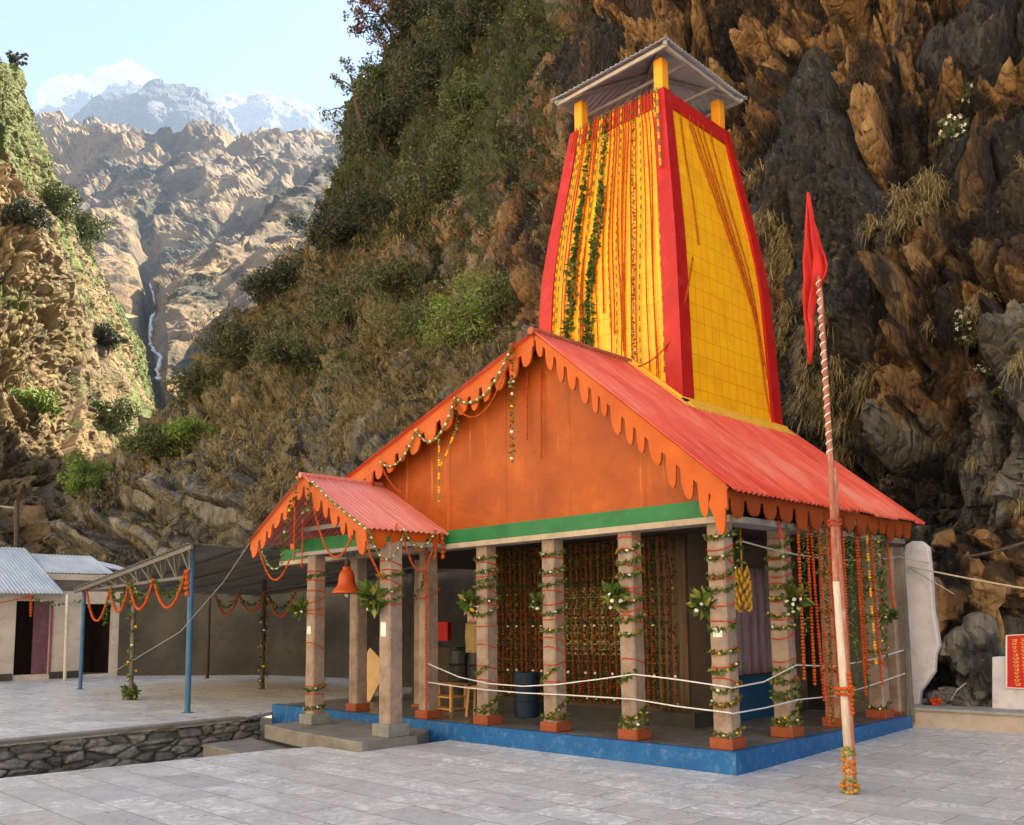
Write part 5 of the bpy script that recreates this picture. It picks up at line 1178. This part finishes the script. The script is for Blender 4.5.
# white plaque wall with a red sign
b = MB(); b.prism([rt(*q, .5) for q in [(992,657), (1030,656), (1250,650), (1250,722), (1030,716), (992,713)]], tuple(nrm*.3)); tag(b.build('whitewashed_wall', WHITEW, None, bevel=.01), 'low whitewashed wall carrying the red sign', 'wall')
sg = thing('red_sign', 'red sign board with rows of yellow lettering', 'sign')
sA, sB, sC, sD = rt(1006.5, 635.5, .47), rt(1052, 633, .47), rt(1052, 690, .47), rt(1006.5, 687.5, .47)
b = MB(); b.prism([sA, sB, sC, sD], tuple(nrm*.025)); b.build('board', painted('sign_red', (.5, .015, .015), (.6, .03, .025), 6, .5), sg)
b = MB(); ns = -Vector(nrm)*.004
ux = (sB-sA).normalized(); uz = Vector((0, 0, 1))
for a_1, b_1 in ((sA, sD), (sD, sC), (sA, sB), (sB, sC)): b.bar(a_1+ns, b_1+ns, .018, .012)
b.build('border', WHITE, sg)
b = MB(); random.seed(44)
W_ = (sB-sA).length; H_ = (sA-sD).length
cx0 = .08
ci = 0
x_ = .1
while x_ < W_-.06:                      # columns of yellow script, a bar with loops and strokes for each character
    y_ = .06
    while y_ < H_-.05:
        c0 = sA+ux*x_-uz*y_+ns*1.5; w = random.uniform(.03, .045)
        b.bar(c0-ux*w, c0+ux*w, .008, .004)
        k = random.random()
        pts = [c0-ux*w*.6, c0-ux*w*.7-uz*.015, c0-uz*.03, c0+ux*w*.4-uz*.02, c0+ux*w*.2-uz*.005] if k < .5 else [c0+ux*w*.4, c0+ux*w*.4-uz*.034, c0-ux*w*.2-uz*.03, c0-ux*w*.6-uz*.016]
        b.tube(pts, .0055, 4)
        if k > .3: b.bar(c0+ux*w*.75, c0+ux*w*.75-uz*.034, .007, .004)
        y_ += .052
    x_ += .115
b.build('lettering', painted('sign_yellow', (.8, .5, .08), (.9, .6, .12), 10, .6), sg)
b = MB(); random.seed(45)
for _ in range(14): bead(b, rt(936, 706, .42)+Vector((random.uniform(-.07, .07), random.uniform(-.05, .05), random.uniform(.02, .1))), .045, 1)
gbuild(b, 'red_flowers', 'small heap of red flowers at the foot of the whitewashed slab', 'flowers')
b = MB(); b.lathe([(.03, 0), (.055, .02), (.06, .05), (.045, .08), (.03, .09)], tuple(rt(890, 712, -.1)), 12); tag(b.build('white_pot', WHITE, None, smooth=True), 'small white pot on the plinth corner by the ledge', 'pot')
# boulders at the cliff foot
def boulder(c, r_, seed, label_, m=None):
    c = Vector(c); b = MB(); n1, n2 = 30, 20; V = []; F = []
    for j in range(n2+1):
        th_ = math.pi*j/n2
        for i in range(n1): ph = 2*math.pi*i/n1; V.append((math.sin(th_)*math.cos(ph), math.sin(th_)*math.sin(ph), math.cos(th_)))
    V = np.array(V); f_, e_, c_ = facet(V*1.6+seed*3.3, seed); dd = 1+f_*.42+fbm(V*3+seed, 4, seed)*.1-np.exp(-e_*9)*.08
    V = V*dd[:, None]*np.array(r_)+np.array(c); Q = [(j*n1+i, j*n1+(i+1) % n1, (j+1)*n1+(i+1) % n1, (j+1)*n1+i) for j in range(n2) for i in range(n1)]
    o = npmesh('boulder', V, Q, m or CLIFF, smooth=False, attrs={'veg': np.full(len(V), -.2), 'dry': np.full(len(V), .0), 'cell': c_}); return tag(o, label_, 'boulder')
GREYROCK = rock_mat('grey_rock', [(.28, (.04, .042, .045)), (.42, (.09, .09, .09)), (.55, (.16, .15, .14)), (.65, (.24, .22, .19)), (.8, (.3, .27, .23))], stain_amt=.4, cellamt=.4)
for i, (px, py, off, r_, lb, m_) in enumerate([
   (955, 610, 1.5, (.55, .5, .95), 'tall brown boulder leaning behind the whitewashed slab', CLIFF), (975, 655, 1.2, (.38, .4, .55), 'dark grey boulder beside the whitewashed wall', GREYROCK), (985, 590, 1.9, (.6, .6, .5), 'brown boulder above the whitewashed wall', CLIFF),
   (948, 700, .7, (.3, .25, .16), 'low flat rock right of the red flowers', GREYROCK), (966, 702, .8, (.2, .22, .2), 'small dark rock on the ledge, midway between slab and sign wall', GREYROCK), (982, 703, .8, (.18, .2, .18), 'small rock against the end of the sign wall', GREYROCK),
   (930, 708, .5, (.13, .12, .08), 'fist sized stone at the foot of the slab', CLIFF), (1010, 560, 2.3, (.8, .6, .6), 'big rounded boulder above the red sign', CLIFF), (960, 560, 2.2, (.5, .5, .42), 'rounded brown rock near the end of the roof', CLIFF)]):
    boulder(rt(px, py, off), r_, 500+i*7, lb, m_)
# wires on the right
def wire(pts, r_, name, label_, m=WIRE, cat='wire'):
    b = MB(); b.tube(pts, r_, 5); tag(b.build(name, m), label_, cat)
def sagpts(p, q, s_, n=12): p, q = Vector(p), Vector(q); return [p.lerp(q, t)-Vector((0, 0, s_*4*t*(1-t))) for t in np.linspace(0, 1, n)]
wire(sagpts((.02, .3, 2.33), (-.02, 4.85, 2.35), .12)+sagpts((-.02, 4.85, 2.35), rt(929, 563, .5), .01)[1:], .01, 'wire', 'grey wire running along the side columns under the right eave')
wire(sagpts(rt(908, 566, .45), rt(1060, 594, .4), .02), .013, 'yellow_wire', 'pale yellow wire stretching right from the whitewashed slab', painted('yellow_wire', (.5, .42, .28), (.6, .5, .35), 10, .6))
wire(sagpts(rt(910, 568, .46), rt(954, 594, .5), .0), .009, 'loose_wire', 'loose wire end hanging below the yellow wire')
wire(sagpts(rt(964, 557, 1.0), rt(1060, 528, .9), .06), .02, 'dead_branch', 'bare grey branch jutting across the cliff above the yellow wire', BARK, 'branch')
wire([rt(951, 700, .45), rt(957, 690, .45), rt(966, 683, .6)], .01, 'thin_stick', 'thin pale stick leaning by the red flowers', WIRE, 'stick')

# stream and boulders far up the valley
def on_hills(px, py, off=3):
    h = hit('hills', px, py)
    return None if h is None else Vector(h[0])-Vector(ray(px, py)).normalized()*off
def ribbon(pts, w0, w1, name, m, kind='structure'):
    V = []; F = []; n = len(pts)
    for i, p in enumerate(pts):
        w = w0+(w1-w0)*i/(n-1); w *= random.uniform(.25, 1.6); r_ = Vector(CR)*w; dn = Vector((0, 0, -1))
        V += [p-r_, p+Vector(-CF)*w*.5, p+r_]
    for i in range(n-1): F += [(i*3, i*3+1, i*3+4, i*3+3), (i*3+1, i*3+2, i*3+5, i*3+4)]
    b = MB(); b.add(V, F); o = b.build(name, m, smooth=True); md = o.modifiers.new('s', 'SOLIDIFY'); md.thickness = .4; o['kind'] = kind; return o
WATER = painted('white_water', (.3, .32, .34), (.55, .57, .6), .3, .4)
random.seed(77)
def streampts(ctrl, n=30):
    out = []
    ctrl = np.array(ctrl, float); t = np.linspace(0, len(ctrl)-1, n)
    for q in t:
        i = min(int(q), len(ctrl)-2); f = q-i; px, py = ctrl[i]*(1-f)+ctrl[i+1]*f; px += random.uniform(-.6, .6); h = on_hills(px, py, 2.5)
        if h is not None: out.append(h)
    return out
for c_, w0, w1, nm in (([(150, 283), (154, 296), (156, 310), (151, 322), (152, 332)], .22, .4, 'upper_stream'), ([(151, 330), (150, 342), (155, 352), (162, 358), (158, 370), (160, 380)], .3, .75, 'stream')):
    p_ = streampts(c_)
    if len(p_) > 4: ribbon(p_, w0, w1, nm, WATER)

# ------------------------------------------------------------------ vegetation
def leafcloud(C0, L, n, spread, rs, tri=False, droop=0., wd=.3):
    """n leaves round each of the points C0 (k,3) with radius spread (k,) -> vertex, face arrays"""
    k = len(C0); d = rs.normal(size=(k, n, 3)); d /= np.linalg.norm(d, axis=2, keepdims=True)+1e-9
    rad = rs.random((k, n, 1))**.5; c = C0[:, None]+d*rad*np.asarray(spread).reshape(-1, 1, 1)*np.array([1, 1, .8])
    a = rs.normal(size=(k, n, 3)); a[..., 2] -= droop; a /= np.linalg.norm(a, axis=2, keepdims=True); t = rs.normal(size=(k, n, 3)); s_ = np.cross(a, t); s_ /= np.linalg.norm(s_, axis=2, keepdims=True)+1e-9
    ll = (np.asarray(L).reshape(-1, 1, 1) if np.ndim(L) else L)*(.6+.8*rs.random((k, n, 1)))
    V = np.stack([c-a*ll*.5, c+s_*ll*wd, c+a*ll*.5, c-s_*ll*wd], 2).reshape(-1, 3); Q = np.arange(len(V)).reshape(-1, 4); return V, Q
def blades(C0, D0, L, n, w, rs, grav=.8):
    """grass tufts: n drooping two-segment blades per point"""
    k = len(C0); d = D0[:, None]*.9+rs.normal(size=(k, n, 3))*.45; d /= np.linalg.norm(d, axis=2, keepdims=True)
    ll = np.asarray(L).reshape(-1, 1, 1)*(.5+.8*rs.random((k, n, 1))); c = C0[:, None]+rs.normal(size=(k, n, 3))*np.asarray(L).reshape(-1, 1, 1)*.12
    g_ = np.array([0, 0, -1.]); m1 = c+d*ll*.45; d2 = d*(1-grav)+g_*grav; m2 = m1+d2*ll*.6
    side = np.cross(d, g_); side /= np.linalg.norm(side, axis=2, keepdims=True)+1e-9; ww = np.asarray(w).reshape(-1, 1, 1) if np.ndim(w) else w
    V = np.stack([c-side*ww, c+side*ww, m1+side*ww*.8, m1-side*ww*.8, m2+side*ww*.15, m2-side*ww*.15], 2).reshape(-1, 3)
    i = np.arange(k*n)*6; Q = np.concatenate([np.stack([i, i+1, i+2, i+3], 1), np.stack([i+3, i+2, i+4, i+5], 1)]); return V, Q
def shrub(name, label_, cat, base, R_, H, mat_, seed, nclump=26, nleaf=60, L=.09, stems=6, group=None, lean=(0, 0, 0)):
    rs = np.random.default_rng(seed); base = Vector(base); t = thing(name, label_, cat, base, 0, group)
    cs = []; b = MB()
    for s_ in range(stems):
        a = 2*math.pi*s_/stems+rs.random(); e_ = Vector((math.cos(a)*R_*.7*rs.random()+lean[0], math.sin(a)*R_*.7*rs.random()+lean[1], H*(.5+.35*rs.random())+lean[2])); mid = e_*.5+Vector(rs.normal(size=3)*.08*R_)
        b.tube([(0, 0, -.2), mid, e_], [.018*H+.01, .012*H+.006, .004*H+.003], 5)
        for q in range(3):
            e2 = e_+Vector(rs.normal(size=3)*R_*.3); b.tube([mid.lerp(e_, .5), e2], [.008*H, .003*H], 4)
    b.build('stems' if cat != 'tree' else 'trunk', BARK, t)
    u = rs.normal(size=(nclump, 3)); u /= np.linalg.norm(u, axis=1, keepdims=True); rr_ = (rs.random((nclump, 1))**.5)*(.7+.6*rs.random((nclump, 1)))
    C0 = u*rr_*np.array([R_, R_, H*.45])+np.array([lean[0]*.8, lean[1]*.8, H*.42+lean[2]*.8]); C0[:, 2] = np.maximum(C0[:, 2], .02*H)
    V, Q = leafcloud(C0, L*1.35, nleaf, R_*(.2+.28*rs.random(nclump)), rs, droop=.1, wd=.15)
    npmesh('foliage' if cat != 'tree' else 'crown', V, Q, mat_, t, smooth=False); return t
def place(px, py, srf='cliff', sink=.2):
    h = hit(srf, px, py)
    return Vector(h[0]) if h else None
# shrubs one can tell apart: (px, py of the foot, radius in px, height in px, material, label)
SH = [
 ('cliff', 470, 350, 55, 75, FOLB, 'bright green shrub on the slope just left of the tower foot'),
 ('cliff', 425, 345, 42, 60, FOL, 'green shrub left of the bright one beside the tower'),
 ('cliff', 505, 320, 30, 45, FOL, 'green shrub touching the left edge of the yellow tower'),
 ('cliff', 395, 300, 40, 40, FOLO, 'olive thicket on the slope above the gable roof'),
 ('cliff', 350, 330, 42, 36, FOLO, 'olive thicket on the slope left of the green shrubs'),
 ('cliff', 435, 205, 40, 50, FOLO, 'olive bush on the steep slope halfway up, beside the bare rock'),
 ('cliff', 380, 230, 42, 45, FOLD, 'dark bush at mid height on the steep slope'),
 ('cliff', 330, 250, 36, 40, FOLD, 'dark bush low on the skyline of the steep slope'),
 ('cliff', 470, 130, 35, 50, FOL, 'green bush high on the slope against the bare cliff'),
 ('cliff', 430, 110, 40, 60, FOLD, 'dark bush high on the steep slope'),
 ('cliff', 385, 150, 35, 45, FOLD, 'dark bush on the upper slope below the overhanging tree'),
 ('cliff', 410, 45, 40, 50, FOLD, 'dark bush near the top of the steep slope'),
 ('cliff', 475, 50, 35, 60, FOLD, 'dark bush at the top beside the bare cliff'),
 ('cliff', 275, 300, 36, 34, FOLD, 'dark bush hanging over the ravine on the left shoulder'),
 ('cliff', 240, 360, 40, 40, FOLO, 'brownish bush below the left shoulder of the slope'),
 ('cliff', 200, 400, 32, 34, FOLO, 'brownish bush at the mouth of the ravine'),
 ('cliff', 290, 365, 36, 26, FOLO, 'low olive bush under the shoulder of the slope'),
 ('cliff', 130, 430, 42, 34, FOLO, 'olive bush at the left edge of the rock spur'),
 ('cliff', 88, 495, 24, 36, FOLB, 'bright green bush low on the left behind the outbuilding'),
 ('cliff', 160, 455, 30, 28, FOL, 'green bush in the gully left of the rock slab'),
 ('cliff', 190, 440, 24, 18, FOLB, 'low bright green patch bush on the upper slab edge'),
 ('mountainside', 55, 215, 26, 30, FOL, 'green bush in the middle of the sunlit mountainside'),
 ('mountainside', 22, 225, 24, 22, FOLD, 'dark bush on the sunlit mountainside near the frame edge'),
 ('mountainside', 80, 235, 20, 24, FOL, 'green bush near the skyline of the sunlit mountainside'),
 ('mountainside', 105, 345, 18, 20, FOLD, 'dark bush near the shade line of the mountainside'),
 ('mountainside', 110, 430, 26, 30, FOL, 'green bush in the shaded gully of the mountainside'),
 ('mountainside', 35, 410, 22, 18, FOLB, 'small green bush on the shaded mountain foot'),
]
for i, (srf, px, py, rp, hp, m_, lb) in enumerate(SH):
    p = place(px, py, srf)
    if p is None: continue
    dd = (np.array(p)-CP)@CF; k = dd/FPX
    shrub('shrub', lb, 'shrub', p, rp*k, hp*k*1.1, m_, 700+i, 44, 170, max(.06, 2.7*k), 8)
# skyline trees
def tree(px, py, hpx, label_, seed, srf, m_, lean, Rp=28, sparse=1., L=3.0):
    p = place(px, py, srf)
    if p is None: return
    k = ((np.array(p)-CP)@CF)/FPX; rs = np.random.default_rng(seed)
    t = thing('tree', label_, 'tree', p); b = MB(); H = hpx*k; Ln = Vector(CR)*lean*k
    top = Vector((0, 0, H))+Ln; b.tube([(0, 0, -.3), top*.5+Vector(rs.normal(size=3)*.03*H), top], [.05*H, .032*H, .01*H], 7); cs = []
    for q in range(14):
        s0 = top*(.35+.6*rs.random()); e_ = s0+Vector(CR)*rs.normal()*Rp*k*.6+Vector((0, 0, rs.normal()*Rp*k*.45+.1*H))+Vector(CF)*rs.normal()*Rp*k*.4
        b.tube([s0, s0.lerp(e_, .5)+Vector((0, 0, .03*H)), e_], [.014*H, .009*H, .003*H], 4); cs.append(e_)
        for _ in range(3): cs.append(e_+Vector(rs.normal(size=3)*Rp*k*.22))
    b.build('trunk', BARK, t); V, Q = leafcloud(np.array(cs), L*k, int(34*sparse), Rp*k*.2*np.ones(len(cs)), rs); npmesh('crown', V, Q, m_, t, smooth=False)
tree(372, 150, 80, 'thin leafy tree leaning out from the skyline of the steep slope', 901, 'cliff', FOL, -22, 32, .9)
tree(400, 42, 45, 'russet tinged tree leaning out at the very top of the slope', 902, 'cliff', FOLR, -34, 30, 1.0)
tree(318, 215, 26, 'bare looking small tree on the lower skyline of the steep slope', 903, 'cliff', FOLO, -28, 18, .5)
tree(4, 60, 16, 'tiny tree on the ridge at the left frame edge', 904, 'mountainside', FOLD, 0, 7, .5, 2.2)
tree(17, 68, 14, 'tiny tree on the ridge beside the frame edge one', 905, 'mountainside', FOLD, 0, 7, .6, 2.2)
# scrub, grass and low growth nobody could count
def scatter(mask, n, rs):
    idx = np.nonzero(mask)[0]; return idx[rs.integers(0, len(idx), n)]
CVx, CVy = pix(CV); inview = (CVx > -60) & (CVx < 1090) & (CVy > -60) & (CVy < 770)
rs = np.random.default_rng(5)
vpx, upx = CLV[1], CLV[2]
nrmv = BV['cliff_n'].reshape(-1, 3)
mk = inview & (veg > .25) & (upx < 4.6); ix = scatter(mk, 2600, rs)
dd = (CV[ix]-CP)@CF/FPX; V, Q = leafcloud(CV[ix]+nrmv[ix]*(dd*2.5)[:, None], dd*2.6, 26, dd*(5+7*rs.random(len(ix))), rs, droop=.3)
o = npmesh('scrub_undergrowth', V, Q, FOLO, smooth=False); o.data.materials.append(FOLD); o.data.materials.append(FOL)
pmid = np.repeat(rs.choice([0, 0, 1, 1, 2], len(ix)), 26); o.data.polygons.foreach_set('material_index', pmid.astype(np.int32))
tag(o, 'olive scrub and low growth covering the steep slope', 'scrub', kind='stuff')
mk = inview & (CVx > 210) & (CVx < 560) & (CVy > 190) & (CVy < 520) & (upx < 4.7) & (vpx > 3.0) & (fbm(CV*.3, 3, 91) > -.1); ix = scatter(mk, 2400, rs); dd = (CV[ix]-CP)@CF/FPX
V1, Q1 = blades(CV[ix], nrmv[ix], dd*(8+10*rs.random(len(ix))), 22, dd*.4, rs, .5)
mk = inview & (CVx > 760) & (CVy > 150) & (CVy < 520) & (fbm(CV*.7, 3, 93) > .22); ix = scatter(mk, 150, rs); dd = (CV[ix]-CP)@CF/FPX
V2, Q2 = blades(CV[ix]+nrmv[ix]*.05, nrmv[ix], dd*(16+18*rs.random(len(ix))), 90, dd*.4, rs, .55)
mk = inview & (CVx > 60) & (CVx < 420) & (CVy > 380) & (CVy < 545) & (fbm(CV*.35, 3, 97) > .12); ix = scatter(mk, 1300, rs); dd = (CV[ix]-CP)@CF/FPX
V3, Q3 = blades(CV[ix], nrmv[ix], dd*(5+5*rs.random(len(ix))), 14, dd*.4, rs, .4)
V = np.concatenate([V1, V2, V3]); Q = np.concatenate([Q1, Q2+len(V1), Q3+len(V1)+len(V2)])
tag(npmesh('dry_grass', V, Q, DRYG, smooth=False), 'dry tan grass tufts hanging from the cliff and slope', 'grass', kind='stuff')
MX, MY = pix(MV); mk = (MX > -20) & (MX < 170) & (MY > 40) & (MY < 540) & (fbm(MV*.12, 3, 95) > .0); ix = scatter(mk, 1500, rs); dd = (MV[ix]-CP)@CF/FPX
V, Q = leafcloud(MV[ix], dd*1.7, 16, dd*(2+4*rs.random(len(ix))), rs); o = npmesh('mountain_scrub', V, Q, FOLO, smooth=False); tag(o, 'sparse scrub scattered over the left mountainside', 'scrub', kind='stuff')
# flowering plants on the right cliff
for i, (px, py, rp, nf, lb) in enumerate([(965, 335, 22, 60, 'white flowering plant high on the cliff right of the flag'), (985, 372, 14, 16, 'smaller flowering plant just below the biggest one'), (952, 134, 15, 24, 'white flowering plant on the upper cliff, lower of two'), (968, 98, 12, 14, 'small flowering plant on the upper cliff, higher of two'), (1000, 392, 7, 2, 'tiny plant with a single flower near the frame edge')]):
    p = place(px, py)
    if p is None: continue
    k = ((np.array(p)-CP)@CF)/FPX; t = shrub('flowering_plant', lb, 'plant', p-Vector((0, 0, rp*k*.6)), rp*k, rp*k*1.7, FOL, 950+i, 20, 60, 3.2*k, 5)
    rs2 = np.random.default_rng(i); b = MB(); random.seed(960+i)
    for _ in range(nf):
        u = Vector(rs2.normal(size=3)).normalized(); u = u if u.dot(Vector(CF)) < 0 else -u; q = Vector((u.x*rp*k*.95, u.y*rp*k*.95, rp*k*1.0+u.z*rp*k*.8))
        for a in range(5): leaf(b, q, 2.6*k, 3, Vector((math.cos(a*1.25), .3, math.sin(a*1.25))))
    b.build('blossoms', MATS, t)
# pole behind the outbuilding
b = MB(); pb = at(16, 560, 36); pt = at(17, 500, 36); b.tube([pb, pt], .09, 8); tag(b.build('wooden_pole', BARK), 'dark wooden pole rising behind the outbuilding roof', 'pole')
b = MB(); b.tube(sagpts(at(-30, 500, 36), at(17, 508, 36), .05)+sagpts(at(17, 508, 36), at(60, 520, 40), .3)[1:], .03, 5); tag(b.build('pole_wire', WIRE), 'pale wire crossing the wooden pole behind the outbuilding', 'wire')

# ------------------------------------------------------------------ haze
if True:
    hb = MB(); hb.box((-4700, -1500, -3.2), (1500, 4700, 1720)); hz_o = hb.build('haze', bpy.data.materials.new('haze_air')); hm = hz_o.data.materials[0]; hm.use_nodes = True
    nt = hm.node_tree; nt.nodes.clear(); out = nt.nodes.new('ShaderNodeOutputMaterial'); pv = nt.nodes.new('ShaderNodeVolumePrincipled')
    pv.inputs['Color'].default_value = (.5, .68, 1, 1); pv.inputs['Density'].default_value = 1.6e-4; pv.inputs['Anisotropy'].default_value = .2
    nt.links.new(pv.outputs[0], out.inputs['Volume']); hz_o['kind'] = 'stuff'; hz_o['label'] = 'thin pale haze filling the valley air'
